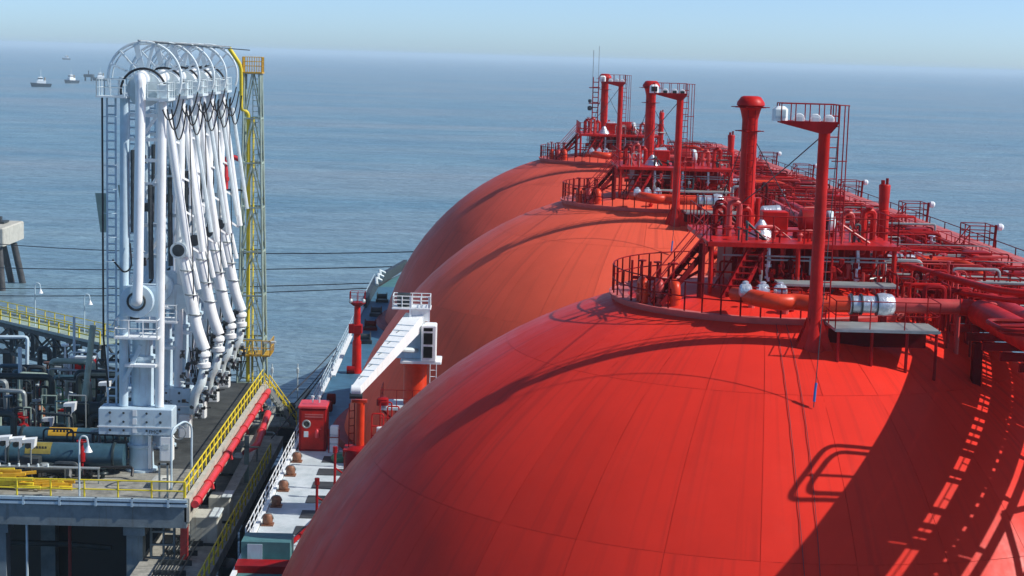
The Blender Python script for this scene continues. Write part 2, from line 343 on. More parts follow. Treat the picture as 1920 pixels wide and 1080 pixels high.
# ---- domes: panels on a backing shell
def dome(k):
    mname = ('dome1','dome2','dome3')[k]; C = (TX, TY[k], TZ); RB = 19.955
    prof = [(RB*math.sin(R(t)), RB*math.cos(R(t))) for t in range(4, 93, 4)]
    back = MB().lathe([(RB*math.sin(R(2)), RB*math.cos(R(2)))]+prof, C, n=96).build('dome', mname, ship, org=C)
    NG = 32; bands = ((13,29.5),(29.5,48.7),(48.7,72))
    for b, (t0, t1) in enumerate(bands):
        gt = math.degrees(.007/20); gp = .007/(20*math.sin(R((t0+t1)/2)))
        nt_, np_ = 5, 4; vs = []; fs = []
        for i in range(nt_+1):
            t = R(t0+gt+(t1-t0-2*gt)*i/nt_)
            for j in range(np_+1):
                p = -PI/NG+gp+(2*PI/NG-2*gp)*j/np_; vs.append(Vector((20*math.sin(t)*math.cos(p), 20*math.sin(t)*math.sin(p), 20*math.cos(t))))
        nv = len(vs)
        for i in range(nt_):
            for j in range(np_): a = i*(np_+1)+j; fs.append((a, a+np_+1, a+np_+2, a+1))
        # thin rim so that each plate has thickness
        ring = [j for j in range(np_+1)]+[i*(np_+1)+np_ for i in range(1,nt_+1)]+[nt_*(np_+1)+j for j in range(np_-1,-1,-1)]+[i*(np_+1) for i in range(nt_-1,0,-1)]
        rim = [vs[i]*.9975 for i in ring]; o = len(vs); allv = vs+rim
        for q in range(len(ring)): q2 = (q+1) % len(ring); fs.append((ring[q], ring[q2], o+q2, o+q))
        me = bpy.data.meshes.new('panel'); me.from_pydata(allv, [], fs); me.update(); me.shade_smooth()
        me.normals_split_custom_set_from_vertices([v.normalized() for v in allv])
        me.materials.append(M[mname])
        for g in range(NG):
            a = 2*PI*g/NG+R(-109.6)+PI/NG
            o_ = bpy.data.objects.new('panel', me); col.objects.link(o_); o_.parent = back; o_.rotation_euler = (0,0,a)
    # skirt below the dome
    MB().lathe([(20.02,-.1),(20.25,.3),(20.25,1.0),(20.0,1.3)], (C[0],C[1],DK-1.0), n=72).build('skirt', 'red2', back)
    return back
domes = [dome(k) for k in range(3)]

# ---- one crown outfit per dome, in coordinates relative to the dome centre
def crown(k):
    cx, cy, cz = TX, TY[k], TZ
    def T(p): return (p[0]+cx, p[1]+cy, p[2]+cz)
    def TP(ps): return [T(p) for p in ps]
    def bxr(mb, a, b, c, d, e, f): return mb.bx(a+cx, b+cx, c+cy, d+cy, e+cz, f+cz)
    # round platform
    pf = MB().lathe([(5.75,19.0),(5.9,19.22),(5.95,19.36),(5.85,19.36),(5.80,19.30),(.01,19.30)], (cx,cy,cz), n=56).build('crown_platform', 'pink', ship, org=(cx,cy,cz+19))
    mb = MB()
    arc = [(5.8*math.cos(a), 5.8*math.sin(a), 19.36) for a in [R(92+ i*7) for i in range(0, 27)]]
    rail_mesh(mb, TP(arc), 1.05, .8, .032); mb.build('railing', 'red2', pf)
    # valve cluster on the port edge
    for i, (u, v, s) in enumerate(((-4.9,-1.9,1.0),(-4.35,-2.3,1.0),(-3.8,-2.6,1.15))):
        q = MB().tube(bend(TP([(u,v,19.3),(u,v,20.1*1),(u+.05,v-.55,20.1),(u+.05,v-.6,19.3)]), .3), .17*s, 10)
        q.lathe([(.26,-.04),(.26,.04)], T((u,v,19.7)), n=12).lathe([(.24,-.04),(.24,.04)], T((u+.05,v-.57,19.65)), n=12)
        b = q.build('valve_pipe', 'orange' if i != 1 else 'pinkpipe', ship, org=T((u,v,19.3)))
        MB().tube([T((u,v,20.1)),T((u,v,20.85))], .05, 6).lathe([(.16,0),(.16,.05)], T((u,v,20.8)), n=10).build('hand_wheel', 'red2', b)
    mb = MB()
    for i in range(5): mb.tube([T((-5.2+i*.33,-1.2-.15*i,19.3)), T((-5.2+i*.33,-1.2-.15*i,20.75-.15*(i%2)))], .045, 6)
    mb.tube([T((-5.2,-1.2,20.1)), T((-3.88,-1.8,20.1))], .07, 6); mb.build('instrument_stand', 'red2', ship, org=T((-4.6,-1.5,19.3)))
    # deckhouse and its roof deck
    dh = bxr(MB(), -1.3, 4.0, -.3, 3.8, 19.3, 21.42); dhb = dh.build('deckhouse', 'red2', ship, org=T((0,0,19.3)), smooth=False)
    bxr(MB(), -2.5, 4.7, -2.2, 4.4, 21.45, 21.62).build('roof_deck', 'red', dhb, smooth=False)
    mb = MB(); rail_mesh(mb, TP([(-2.4,4.3,21.62),(-2.4,-2.1,21.62),(4.6,-2.1,21.62),(4.6,4.3,21.62)]), 1.0, 1.15, .028); mb.build('roof_rail', 'red2', dhb)
    for u in (-2.35, .9, 4.5):
        MB().tube([T((u,-2.1,19.3)), T((u,-2.1,21.5))], .09, 8).build('post', 'red', dhb)
    mb = MB(); mb.beam(T((-.9,-2.0,21.4)), T((-2.1,-3.0,19.4)), .08, .2); mb.beam(T((-.3,-2.0,21.4)), T((-1.5,-3.0,19.4)), .08, .2)
    for i in range(1, 9): t = i/9; p = Vector(T((-.9,-2,21.4))).lerp(Vector(T((-2.1,-3,19.4))), t); mb.bx(p.x, p.x+.6, p.y-.1, p.y+.1, p.z-.02, p.z+.02)
    mb.build('front_stair', 'red2', dhb)
    for u in (-1.2, -.1, 2.0, 3.2):
        MB().tube([T((u,-1.3,19.3)), T((u,-1.3,21.45))], .055, 6).build('post', 'red2', dhb)
    for a_, b_ in ((-2.35,-1.2),(.9,2.0),(3.2,4.5)):
        MB().beam(T((a_,-1.3,19.4)), T((b_,-1.3,21.4)), .07).build('brace', 'red2', dhb); MB().beam(T((a_,-1.3,20.4)), T((b_,-1.3,20.4)), .07).build('brace', 'red', dhb)
    for i in range(18):
        u = -2.2+i*.38; z = 19.7+(i*7%11)*.15
        MB().tube(bend(TP([(u,-.8,19.3),(u,-.8,z),(u+.5,-1.0,z),(u+.5,-1.0,21.4)]), .1, 3), .03+.012*(i%4), 7).build('inner_pipe', ('red','red2','pinkpipe','red')[i%4], dhb)
    # insulated down pipes in front of the wall
    for i, (u, m) in enumerate(((-.15,'foil'),(.35,'red'),(.95,'foil'),(1.6,'foil'),(2.4,'red'),(3.2,'foil'))):
        q = MB().tube([T((u,-1.75,21.4)),T((u+.02,-1.8,20.9)),T((u-.03,-1.75,20.55)),T((u+.04,-1.8,20.15))], .07, 8)
        q.lathe([(.13,-.05),(.13,.05)], T((u,-1.8,20.75)), n=10).lathe([(.12,-.04),(.12,.04)], T((u,-1.78,20.3)), n=10)
        q.build('down_pipe', m, dhb)
    for z, a, b in ((21.12,-1.9,4.5),(20.98,-.3,4.5)):
        MB().tube([T((a,-1.95,z)), T((b,-1.95,z))], .035, 6).build('conduit', 'galv', dhb)
    bxr(MB(), .0, 4.4, -3.6, -2.4, 20.22, 20.30).build('service_shelf', 'galv', dhb, smooth=False)
    # roof machinery
    mc = MB().lathe([(.30,-.02),(.46,.05),(.48,.8),(.40,.95),(.1,1.05)], T((1.35,.4,22.25)), 'x', 16)
    mcb = mc.build('pump_motor', 'red2', ship, org=T((1.3,.4,21.6)))
    bxr(MB(), 1.2, 2.4, -.1, .9, 21.62, 21.85).build('foot', 'red2', mcb)
    MB().lathe([(.43,0),(.46,.06),(.42,.22),(.2,.3)], T((2.42,.4,22.25)), 'x', 14).build('end_cap', 'offwhite', mcb)
    MB().lathe([(.5,0),(.42,.18),(.12,.62),(.08,.66)], T((-.15,.2,21.62)), n=12).build('cone_cover', 'foil', ship, org=T((-.15,.2,21.62)))
    for i, (u, v, h) in enumerate(((-1.9,.6,1.1),(-1.4,.2,1.3),(-.9,1.0,1.0),(-1.7,1.8,1.2),(3.2,1.2,.9),(3.8,.2,1.1))):
        q = MB().tube(bend(TP([(u,v,21.62),(u,v,21.62+h),(u+.4,v+.1,21.62+h),(u+.4,v+.1,21.62)]), .2), .085+.02*(i%3), 8)
        q.lathe([(.2,-.04),(.2,.04)], T((u,v,22.0)), n=10).lathe([(.16,0),(.16,.04)], T((u+.2,v,21.75+h)), n=10)
        q.build('vent_loop', ('red2','pinkpipe','red')[i%3], ship, org=T((u,v,21.62)))
    bxr(MB().cb(cx+.1,cx+1.1,cy+1.4,cy+2.2,cz+21.62,cz+22.5), 0.2, 1.0, 2.2, 2.4, 21.62, 22.2).build('control_box', 'red', ship, org=T((.6,1.8,21.6)))
    MB().tube(TP([(.3,2.8,22.3),(1.0,2.9,22.35)]), .3, 12).build('insulated_drum', 'foil', ship, org=T((.6,2.8,22)))
    rq = random.Random(90+k)
    for i in range(26):
        u, v = rq.uniform(-2.3,4.4), rq.uniform(-1.9,4.0); h = rq.uniform(.2,.95); L_ = rq.uniform(.2,1.2)
        q = MB().tube(bend(TP([(u,v,21.62),(u,v,21.62+h),(u+L_*(rq.random()<.6),v+L_*.4,21.62+h),(u+L_,v+L_*.4,21.62)]), .1, 3), rq.choice((.025,.035,.05,.075)), 7)
        if i % 2: q.lathe([(.11,0),(.13,.06),(.08,.12)], T((u,v,21.62+h*.5)), n=8)
        q.build('roof_pipe', rq.choice(('red2','red','deepred','pinkpipe','red2','galv','dark')), ship, org=T((u,v,21.62)))
    for i in range(34):
        u = rq.uniform(-.6,4.4); z1 = rq.uniform(20.3,21.3); h = rq.uniform(.2,.9); v = rq.uniform(-2.6,-1.5)
        q = MB().tube(bend(TP([(u,v,z1),(u,v,z1-h),(u+rq.uniform(-.5,.5),v,z1-h),(u,v-.2,z1-h-.2)]), .08, 3), rq.choice((.02,.03,.04,.06)), 6)
        if i % 2: q.cb(*(TX+u-.08,TX+u+.1,TY[k]+v-.12,TY[k]+v,TZ+z1-h*.5,TZ+z1-h*.5+.2,.02))
        q.build('wall_fitting', rq.choice(('red','red2','pinkpipe','red2','galv','deepred','dark')), dhb)
    # stair from the platform edge up to the roof deck
    st = MB().beam(T((-4.6,-3.1,19.4)), T((-2.6,-1.6,21.6)), .06, .22).beam(T((-4.3,-3.5,19.4)), T((-2.3,-2.0,21.6)), .06, .22).build('side_stair', 'deepred', ship, org=T((-4.4,-3.3,19.4)))
    mb = MB()
    for i in range(1, 11):
        t = i/11; mb.beam(Vector(T((-4.6,-3.1,19.4))).lerp(Vector(T((-2.6,-1.6,21.6))), t), Vector(T((-4.3,-3.5,19.4))).lerp(Vector(T((-2.3,-2.0,21.6))), t), .2, .03)
    mb.build('tread', 'deepred', st)
    mb = MB(); 
    for dv in (0, .5): 
        for h in (1.0, .55): mb.tube([T((-4.6+.3*dv*1.2,-3.1-.8*dv,19.4+h)), T((-2.6+.3*dv*1.2,-1.6-.8*dv,21.6+h))], .025, 5)
    mb.build('stair_rail', 'red2', st)
    MB().tube([T((-2.75,-2.5,19.3)), T((-2.75,-2.5,21.6))], .13, 8).beam(T((-3.9,-1.9,19.8)), T((-2.75,-2.5,20.6)), .1).build('brace_post', 'deepred', ship, org=T((-2.75,-2.5,19.3)))
    # front liquid line: double bend, valve, run to the header
    zz = 19.98
    l1 = MB().tube(bend(TP([(-1.75,-4.6,zz+.05),(-1.2,-6.1,zz+.1),(-.4,-6.3,zz),(.1,-6.0,zz+.02),(.6,-6.35,zz),(2.0,-6.2,zz)]), .6), .29, 14).build('liquid_line', 'orange', ship, org=T((0,-6.2,zz)))
    for i in range(3):
        u = -1.55+i*.62
        q = MB().lathe([(.16,-.22),(.24,-.16),(.26,.0),(.24,.16),(.15,.22)], T((u,-5.55,zz+.30)), 'x', 12).lathe([(.10,0),(.12,.1),(.06,.14)], T((u,-5.5,zz+.5)), n=8)
        q.build('safety_valve', 'foil', ship, org=T((u,-5.5,zz+.3)))
    v1 = MB().lathe([(.36,0),(.37,.06),(.30,.08),(.31,.35),(.31,.85),(.30,.95),(.40,.98),(.43,1.2),(.38,1.5),(.30,1.58)], T((2.0,-6.2,zz)), 'x', 18).build('line_valve', 'foil', ship, org=T((2.8,-6.2,zz)))
    mb = MB()
    for u in (2.03, 2.38, 2.95, 3.05): mb.lathe([(.33,0),(.385,.0),(.385,.06),(.33,.06)], T((u,-6.2,zz)), 'x', 18)
    mb.build('band', 'dark', v1)
    MB().tube([T((3.58,-6.2,zz)), T((5.9,-6.2,zz))], .27, 14).build('liquid_line', 'pinkpipe', ship, org=T((4.5,-6.2,zz)))
    for u in (2.2, 3.2): bxr(MB(), u-.12, u+.12, -6.35, -6.05, 19.35, 19.7).build('pipe_saddle', 'red2', ship, org=T((u,-6.2,19.4)), smooth=False)
    # grated service platform on posts below the line valve
    sp = bxr(MB(), 1.15, 4.75, -8.2, -6.4, 19.30, 19.40).build('service_platform', 'galv', ship, org=T((3,-7.3,19.35)), smooth=False)
    mb = MB(); rail_mesh(mb, TP([(1.15,-6.5,19.4),(1.15,-8.15,19.4),(4.7,-8.15,19.4),(4.7,-6.5,19.4)]), .95, 1.15, .022); mb.build('railing', 'red2', sp)
    for u in (1.3, 2.45, 3.65, 4.65):
        zl = math.sqrt(max(0, 400-u*u-8.05**2))-.05
        MB().tube([T((u,-8.05,zl)), T((u,-8.05,19.3))], .055, 6).build('leg', 'red2', sp)
    bxr(MB(), 1.2, 4.6, -6.9, -6.8, 18.6, 19.2).build('apron_plate', 'deepred', sp, smooth=False)
    # second line with jacketed valves behind the mast
    MB().tube([T((-1.5,3.8+1,20.35)), T((4.4,4.8,20.35))], .16, 10).build('vapour_line', 'red', ship, org=T((2,4.8,20.3)))
    v2 = MB().lathe([(.22,0),(.30,.02),(.30,.25),(.2,.3),(.2,.6),(.26,.62),(.27,1.3),(.22,1.34),(.28,1.4),(.31,1.65),(.28,1.95),(.31,2.1),(.24,2.3)], T((4.5,3.8,20.4)), 'x', 16).build('line_valve', 'foil', ship, org=T((5.6,3.8,20.4)))
    mb = MB()
    for u in (4.55,4.95,6.1,6.35): mb.lathe([(.27,0),(.325,0),(.325,.07),(.27,.07)], T((u,3.8,20.4)), 'x', 16)
    mb.build('band', 'dark', v2)
    MB().tube(bend(TP([(6.8,3.8,20.4),(8.5,3.8,20.4),(9.1,2.6,20.2),(9.2,1.4,19.6)]), .9), .24, 12).build('vapour_line', 'orange', ship, org=T((7.6,3.8,20.4)))
    q = MB().tube(bend(TP([(1.6,-.2,20.02),(4.2,.6,20.18),(4.9,.9,20.22),(9.6,.9,20.18),(11.4,.9,20.16)]), .8), .055, 6)
    q.tube(bend(TP([(1.6,-.4,19.9),(4.2,.4,20.06),(4.9,.7,20.10),(9.6,.7,20.06),(11.4,.7,20.04)]), .8), .045, 6); q.build('heating_pipe', 'galv', ship, org=T((6,.8,20)))
    # small exhaust stack
    ss = MB().lathe([(.24,20.0),(.24,22.5),(.20,22.52),(.24,23.5),(.21,23.55)], T((5.3,3.4,0)), n=14).build('exhaust_stack', 'red', ship, org=T((5.3,3.4,20)))
    mb = MB(); mb.lathe([(.3,0),(.3,.06)], T((5.3,3.4,21.6)), n=12); mb.lathe([(.08,0),(.08,.22)], T((5.22,3.4,23.5)), n=6); mb.lathe([(.06,0),(.06,.3)], T((5.4,3.45,23.5)), n=6)
    mb.build('collar', 'red2', ss)
    # floodlight mast
    ms = MB().lathe([(.50,18.35),(.34,18.9),(.25,19.6),(.225,21),(.205,24),(.195,26.1),(.22,26.15)], T((.62,-7.2,0)), n=18)
    for a in range(4):
        an = a*PI/2+.6; dx, dy = math.cos(an), math.sin(an); x, y = cx+.62, cy-7.2
        ms.prism([(0,0)]*0 or [(x,cz+18.2),(x+.7*(1 if dx>0 else -1),cz+18.35),(x+.22*(1 if dx>0 else -1),cz+19.6)], y+.3*dy-.03, y+.3*dy+.03, 'y')
    msb = ms.build('floodlight_mast', 'red', ship, org=T((.62,-7.2,18.6)))
    MB().prism([(cx-.95,cz+26.36),(cx+1.0,cz+26.36),(cx+.95,cz+26.22),(cx+.75,cz+25.98),(cx+.45,cz+25.95),(cx-.9,cz+26.27)], cy-7.7, cy-6.7, 'y').build('mast_platform', 'red2', msb, smooth=False)
    mb = MB(); rail_mesh(mb, TP([(-.95,-7.65,26.36),(.98,-7.65,26.36),(.98,-6.75,26.36),(-.95,-6.75,26.36),(-.95,-7.65,26.36)]), .58, .5, .02, (1.0,)); mb.build('railing', 'red2', msb)
    for (u, v, z, s, tilt) in ((-.95,-7.35,26.58,1.0,0),(-.3,-7.4,26.42,.62,0),(.25,-7.4,26.42,.62,0),(.72,-7.35,26.40,.7,0)):
        fl = MB().lathe([(.13,.26),(.27,.18),(.30,.0),(.28,-.06)] if s == 1 else [(.1,.2),(.19,.14),(.2,.0),(.18,-.05)], T((u,v,z)), 'y', 10)
        if s == 1: fl = MB().cb(cx+u-.26,cx+u+.26,cy+v-.18,cy+v+.2,cz+z-.24,cz+z+.26,.1)
        f = fl.build('floodlight', 'white', msb, org=T((u,v,z)))
        (MB().lathe([(.21,-.075),(.01,-.08)], T((u-.27,v,z)), 'x', 10) if 0 else MB().cb(cx+u-.17*s-.02,cx+u+.17*s,cy+v-.2*s-.02,cy+v-.19*s,cz+z-.14*s,cz+z+.14*s,.01)).build('lens', 'glass' if k == 1 else 'offwhite', f)
    mb = MB(); ladder(mb, T((1.0,-7.0,19.4)), T((1.0,-7.0,26.9)), (1,.3,0), .34); 
    for u, v in ((1.35,-6.9),(1.52,-6.7)): mb.tube([T((u,v,22.6)), T((u,v,26.9))], .022, 5)
    mb.tube([T((.98,-6.9,26.92)), T((1.55,-6.7,26.9))], .02, 5); mb.tube([T((.98,-6.9,25.0)), T((1.55,-6.7,25.0))], .02, 5)
    mb.build('ladder', 'red2', msb)
    MB().tube(catenary(T((.5,-7.1,25.8)), T((-1.6,3.6,21.7)), .1, 4), .022, 5).build('stay_wire', 'dark', msb)
    # rope with weight lying against the dome
    q = MB().tube([T((1.0,-7.7,26.3)), T((.10,-10.42,17.12))], .016, 5)
    q.build('halyard', 'rope', ship, org=T((.6,-9,22)))
    MB().tube([T((.19,-10.2,17.9)), T((.16,-10.26,17.7)), T((.12,-10.36,17.3))], .045, 7).build('halyard_float', 'blue', ship, org=T((.2,-10.3,17.5)))
    # vent mast
    vm = MB().lathe([(.44,19.3),(.40,21.4),(.345,22),(.335,25.9),(.42,26.25),(.48,26.42),(.60,26.5),(.58,26.62),(.42,26.84),(.30,26.88)], T((.25,6.8,0)), n=20).build('vent_mast', 'red', ship, org=T((.25,6.8,19.3)))
    for zc, rr in ((26.42,.82),(25.42,.62)):
        mb = MB()
        for a in range(12):
            an = 2*PI*a/12+.1; mb.beam(T((.25+.3*math.cos(an),6.8+.3*math.sin(an),zc)), T((.25+rr*math.cos(an),6.8+rr*math.sin(an),zc)), .1, .025)
        kk = .66 if zc > 26 else .42; mb.lathe([(.30,zc-.03),(kk,zc-.03),(kk,zc),(.30,zc)], T((.25,6.8,0)), n=20)
        mb.build('spike_collar', 'red2', vm)
    mb = MB(); ladder(mb, T((.25,6.38,20)), T((.25,6.38,26.3)), (1,0,0), .3, .3, .018); mb.build('ladder', 'red2', vm)
    MB().tube([T((.75,6.8,19.4)), T((.75,6.8,22.6))], .1, 8).build('side_pipe', 'red', vm)
    mb = MB(); mb.tube([T((.4,6.8,25.2)), T((2.6,5.0,21.0))], .02, 5); mb.tube([T((.1,6.8,25.2)), T((-1.0,8.6,21.0))], .02, 5); mb.build('stay_wire', 'dark', vm)
    # clutter of small bent pipes between deckhouse and passage
    rr = random.Random(30+k)
    for i in range(62):
        u, v = rr.uniform(4.0,7.4), rr.uniform(-5.6,5.4); h = rr.uniform(.3,1.3); zb = math.sqrt(400-u*u-v*v)-.1
        L_ = rr.uniform(.5,1.9); horiz = rr.random() < .6
        e = (u+L_, v) if horiz else (u, v+L_)
        q = MB().tube(bend(TP([(u,v,zb),(u,v,19.6+h),(e[0],e[1],19.6+h),(e[0],e[1],19.0)]), .2, 3), rr.choice((.025,.03,.04,.06,.09)), 7)
        if i % 3 == 0: q.lathe([(.15,-.04),(.15,.04)], T((u,v,19.4+h*.6)), n=8)
        q.build('branch_pipe', rr.choice(('red','red2','deepred','pinkpipe','red2','red2','galv')), ship, org=T((u,v,19.3)))
    for i in range(34):
        v = rr.uniform(-3.4, 3.2); z = rr.uniform(19.6, 21.1); u = rr.uniform(4.7, 7.2); L_ = rr.uniform(.8, 3.4)
        if i % 2: q = MB().tube(TP([(u,v,z),(u+L_,v+rr.uniform(-.1,.1),z)]), rr.choice((.018,.025,.04)), 6)
        else: q = MB().tube(TP([(u,v,18.6),(u,v,z)]), rr.choice((.02,.03,.045)), 6).lathe([(.07,0),(.07,.12)], T((u,v,z)), n=6)
        q.build('rack_pipe', rr.choice(('red2','red','deepred','red2','pinkpipe')), ship, org=T((u,v,19.3)))
    for v in (-4.6, -2.9, 2.6):
        MB_ = rail_mesh(MB(), TP([(4.7,v,19.3),(9.8,v,19.3)]), 1.05, 1.1, .022, (1.0,.66,.33)); MB_.build('cross_rail', 'red2', ship, org=T((7,v,19.3)))
    for i in range(10):
        u, v = rr.uniform(-2.0,4.0), rr.uniform(-5.0,-2.6) if i < 5 else rr.uniform(4.6,5.4); h = rr.uniform(.35,.9)
        zb = 19.3
        MB().lathe([(.1,0),(.12,h*.5),(.17,h*.5),(.17,h*.58),(.07,h*.6),(.07,h),(.15,h),(.15,h+.05)], T((u,v,zb)), n=8).build('valve_stem', rr.choice(('red','pink','red2','foil')), ship, org=T((u,v,zb)))
for k in range(3): crown(k)
for az0, az1 in ((-94.5,-93.2),(-91.0,-91.6)):
    ps = []
    for i in range(15):
        th = R(17+i*2.6); az = R(az0+(az1-az0)*i/14)
        ps.append((TX+20.03*math.sin(th)*math.cos(az), TY[0]+20.03*math.sin(th)*math.sin(az), TZ+20.03*math.cos(th)))
    MB().tube(ps, .010, 5).build('guide_rope', 'rope', ship, org=ps[0])
# whip aerials and signal mast on the foremost dome
c3 = (TX, TY[2], TZ)
am = MB()
ladder(am, (c3[0]-.9, c3[1]+2, TZ+21.6), (c3[0]-.9, c3[1]+2, TZ+26.6), (1,0,0), .5, .45, .05)
for z, ww in ((24.2,.8),(25.6,.7)): am.bx(c3[0]-1.5, c3[0]-.5, c3[1]+1.8, c3[1]+2.2, TZ+z, TZ+z+.08)
sm = am.build('signal_mast', 'red2', ship, org=(c3[0]-.9, c3[1]+2, TZ+21.6))
MB().tube([(c3[0]-1.2, c3[1]+2, TZ+25.6), (c3[0]-1.2, c3[1]+2, TZ+29.0)], .03, 5).tube([(c3[0]-.7, c3[1]+2, TZ+26.5), (c3[0]-.7, c3[1]+2, TZ+29.4)], .025, 5).build('whip_aerial', 'galv', sm)
MB().lathe([(.15,0),(.2,.1),(.2,.3),(.1,.4)], (c3[0]-1.4, c3[1]+2, TZ+23.6), n=8).lathe([(.12,0),(.16,.1),(.16,.25),(.1,.3)], (c3[0]-1.4, c3[1]+2, TZ+24.3), n=8).build('signal_lamp', 'dark', sm)

# ---- raised passage with pipes, along the starboard side of the crowns
def U(u, y, wz): return (TX+u, y, TZ+wz)
y0, y1 = 26.0, 176.0
def plate(name, u0, u1, ya, yb, w0, w1, m, **kw):
    return MB().bx(TX+u0, TX+u1, ya, yb, TZ+w0, TZ+w1).build(name, m, ship, smooth=False, **kw)
# deck plates, one object per plate, with open slots between the strips
for seg in range(25):
    ya = y0+seg*6.0
    plate('deck_plate', 6.95, 8.45, ya+.02, ya+5.98, 19.18, 19.26, 'deepred')  # coloured darker for the shade below the pipes
    plate('deck_plate', 9.15, 9.98, ya+.02, ya+5.98, 19.18, 19.26, 'red2')
    plate('deck_plate', 10.3, 11.85 if ya > 58 else 10.95, ya+.02, ya+5.98, 19.18, 19.26, 'red2')
# cross bearers
for i in range(75):
    ya = y0+i*2.0+.3
    MB().bx(TX+6.0, TX+(12.0 if ya > 58 else 11.0), ya, ya+.16, TZ+18.9, TZ+19.17).build('cross_bearer', 'red2', ship, smooth=False)
    if i < 22:
        for q in range(4):
            b = ya+.17+q*.45; plate('slot_cover', 9.99, 10.29, b, b+rnd.uniform(.25,.44), 19.19, 19.25, 'deepred')
        for q in range(4):
            if rnd.random() < .85:
                b = ya+.2+q*.42+rnd.uniform(0,.15); plate('slot_cover', 8.46, 9.14, b, b+rnd.uniform(.12,.40), 19.19, 19.25, 'deepred')
# big headers and many lines, each a part
def line(u, wz, r, m, ya, yb, name='long_pipe', n=10):
    o = MB().tube([U(u,ya,wz), U(u,yb,wz)], r, n).build(name, m, ship, org=U(u,(ya+yb)/2,wz))
    return o
def header(ya, yb, u, wz, r, m):
    h = line(u, wz, r, m, ya, yb, 'header_pipe', 18)
    return h
header(24, 58.6, 6.55, 19.85, .47, 'red'); header(24, 61.5, 7.75, 19.75, .42, 'red')
for a in (66.5, 110.2):
    header(a, a+35.5, 6.55, 19.85, .30, 'pinkpipe'); header(a+1, a+37, 7.35, 19.95, .26, 'red')
MB().tube(bend([U(5.9,59.0,19.98), U(6.5,58.9,19.95), U(6.55,57.6,19.88)], .6), .30, 14).build('header_bend', 'red', ship, org=U(6.2,58.9,19.9))
MB().tube(bend([U(5.6,66.0,20.6), U(6.9,57.3,20.75), U(12.5,56.8,20.78)], 1.5), .13, 10).build('vent_line', 'red', ship, org=U(7,57.5,20.7))
MB().tube(bend([U(5.2,64.0,20.1), U(7.4,56.9,20.5), U(12.5,56.3,20.5)], 1.5), .10, 8).build('vent_line', 'red', ship, org=U(7,57.0,20.5))
for u, wz, r, m in ((8.35,19.62,.14,'red'),(8.75,19.55,.10,'pinkpipe'),(9.1,19.7,.17,'red'),(9.5,19.55,.11,'orange'),(9.85,19.6,.09,'red2'),(10.15,19.75,.2,'red'),(10.65,19.55,.10,'pinkpipe'),(11.0,19.8,.13,'red'),(11.35,19.6,.09,'red2'),(11.6,19.95,.07,'orange')):
    line(u, wz, r, m, 62 if u < 9.2 or u > 10.7 else 26, 172)
# stanchions, rails and pipe hoops over the passage
for (u, m) in ((6.0,'red2'),(8.0,'red'),(9.9,'red2'),(11.9,'red')):
    for seg in range(0, 25):
        ya = y0+seg*6
        if ya < 60 and u != 9.9: continue
        rail_mesh(MB(), [U(u,ya,19.26), U(u,ya+6,19.26)], 1.05 if u != 11.9 else .95, 1.5, .028, (1.0,.5)).build('passage_rail', m, ship, org=U(u,ya+3,19.26))
for i in range(26):
    ya = 62+i*4.3
    MB().tube(bend([U(7.4,ya,19.3), U(7.4,ya,20.05+.22*(i%2)), U(11.7,ya,19.95+.2*(i%2)), U(11.7,ya,19.3)], .2, 3), .045+.025*(i%3), 8).build('cross_pipe', ('red','red2','red2')[i%3], ship, org=U(9.8,ya,20))
for i in range(120):
    ya = rnd.uniform(60, 165); u = rnd.uniform(6.6, 11.6); h = rnd.uniform(.25,.7)
    MB().lathe([(.09,0),(.12,h*.5),(.2,h*.5),(.2,h*.6),(.06,h*.62),(.06,h),(.17,h),(.17,h+.05)], U(u,ya,19.7), n=8).build('valve_stem', rnd.choice(('red','pinkpipe','red2','red2','foil','red')), ship, org=U(u,ya,19.7))
for i in range(9):
    ya = 74+i*10.3
    b = MB().cb(TX+10.4, TX+11.5, ya, ya+1.1, TZ+19.3, TZ+20.3, .06).build('junction_box', 'red2', ship, org=U(11,ya+.5,19.3))
    if i % 2 == 0: MB().bx(TX+10.5, TX+11.4, ya-.02, ya, TZ+19.5, TZ+20.15).build('door', 'red', b, smooth=False)
MB().cb(TX+10.6, TX+12.3, 69.2, 71.6, TZ+18.9, TZ+19.98, .05).build('junction_box', 'red2', ship, org=U(11.4,70,19))
for i in range(170):
    ya = 61+107*rnd.random()**1.35; u = rnd.uniform(6.2, 10.5); L_ = rnd.uniform(1, 5.5); z = rnd.uniform(19.7, 20.6)
    q = MB().tube(bend([U(u,ya,19.3), U(u,ya,z), U(u+min(L_,11.9-u),ya+rnd.uniform(-.4,.4),z), U(u+min(L_,11.9-u),ya+.1,19.3)], .12, 3), rnd.choice((.02,.03,.045,.06)), 6)
    q.build('service_pipe', rnd.choice(('red','red2','deepred','red2','pinkpipe','galv')), ship, org=U(u,ya,19.3))
# passage legs and stepped stairs
for i in range(16):
    ya = 30+i*9.3; d = min(abs(ya-t) for t in TY)
    for u in (6.3, 11.7):
        r2 = 400-u*u-d*d; zb = (math.sqrt(r2)-.2) if r2 > 0 else DK-TZ
        q = MB().beam(U(u,ya,zb), U(u,ya,18.9), .3)
        q.build('passage_leg', 'deepred', ship, org=U(u,ya,zb))
# side lattice under the near stretch of the passage
lat = MB()
for i in range(9):
    ya = 28+i*3.4
    lat.beam(U(11.0,ya,19.0), U(11.0,ya+1.7,17.0), .16); lat.beam(U(11.0,ya+1.7,17.0), U(11.0,ya+3.4,19.0), .16)
lat.beam(U(11.0,27,17.0), U(11.0,60,17.0), .22); lat.beam(U(11.0,27,18.8), U(11.0,60,18.8), .2)
lat.build('side_lattice', 'deepred', ship, org=U(12,44,18))
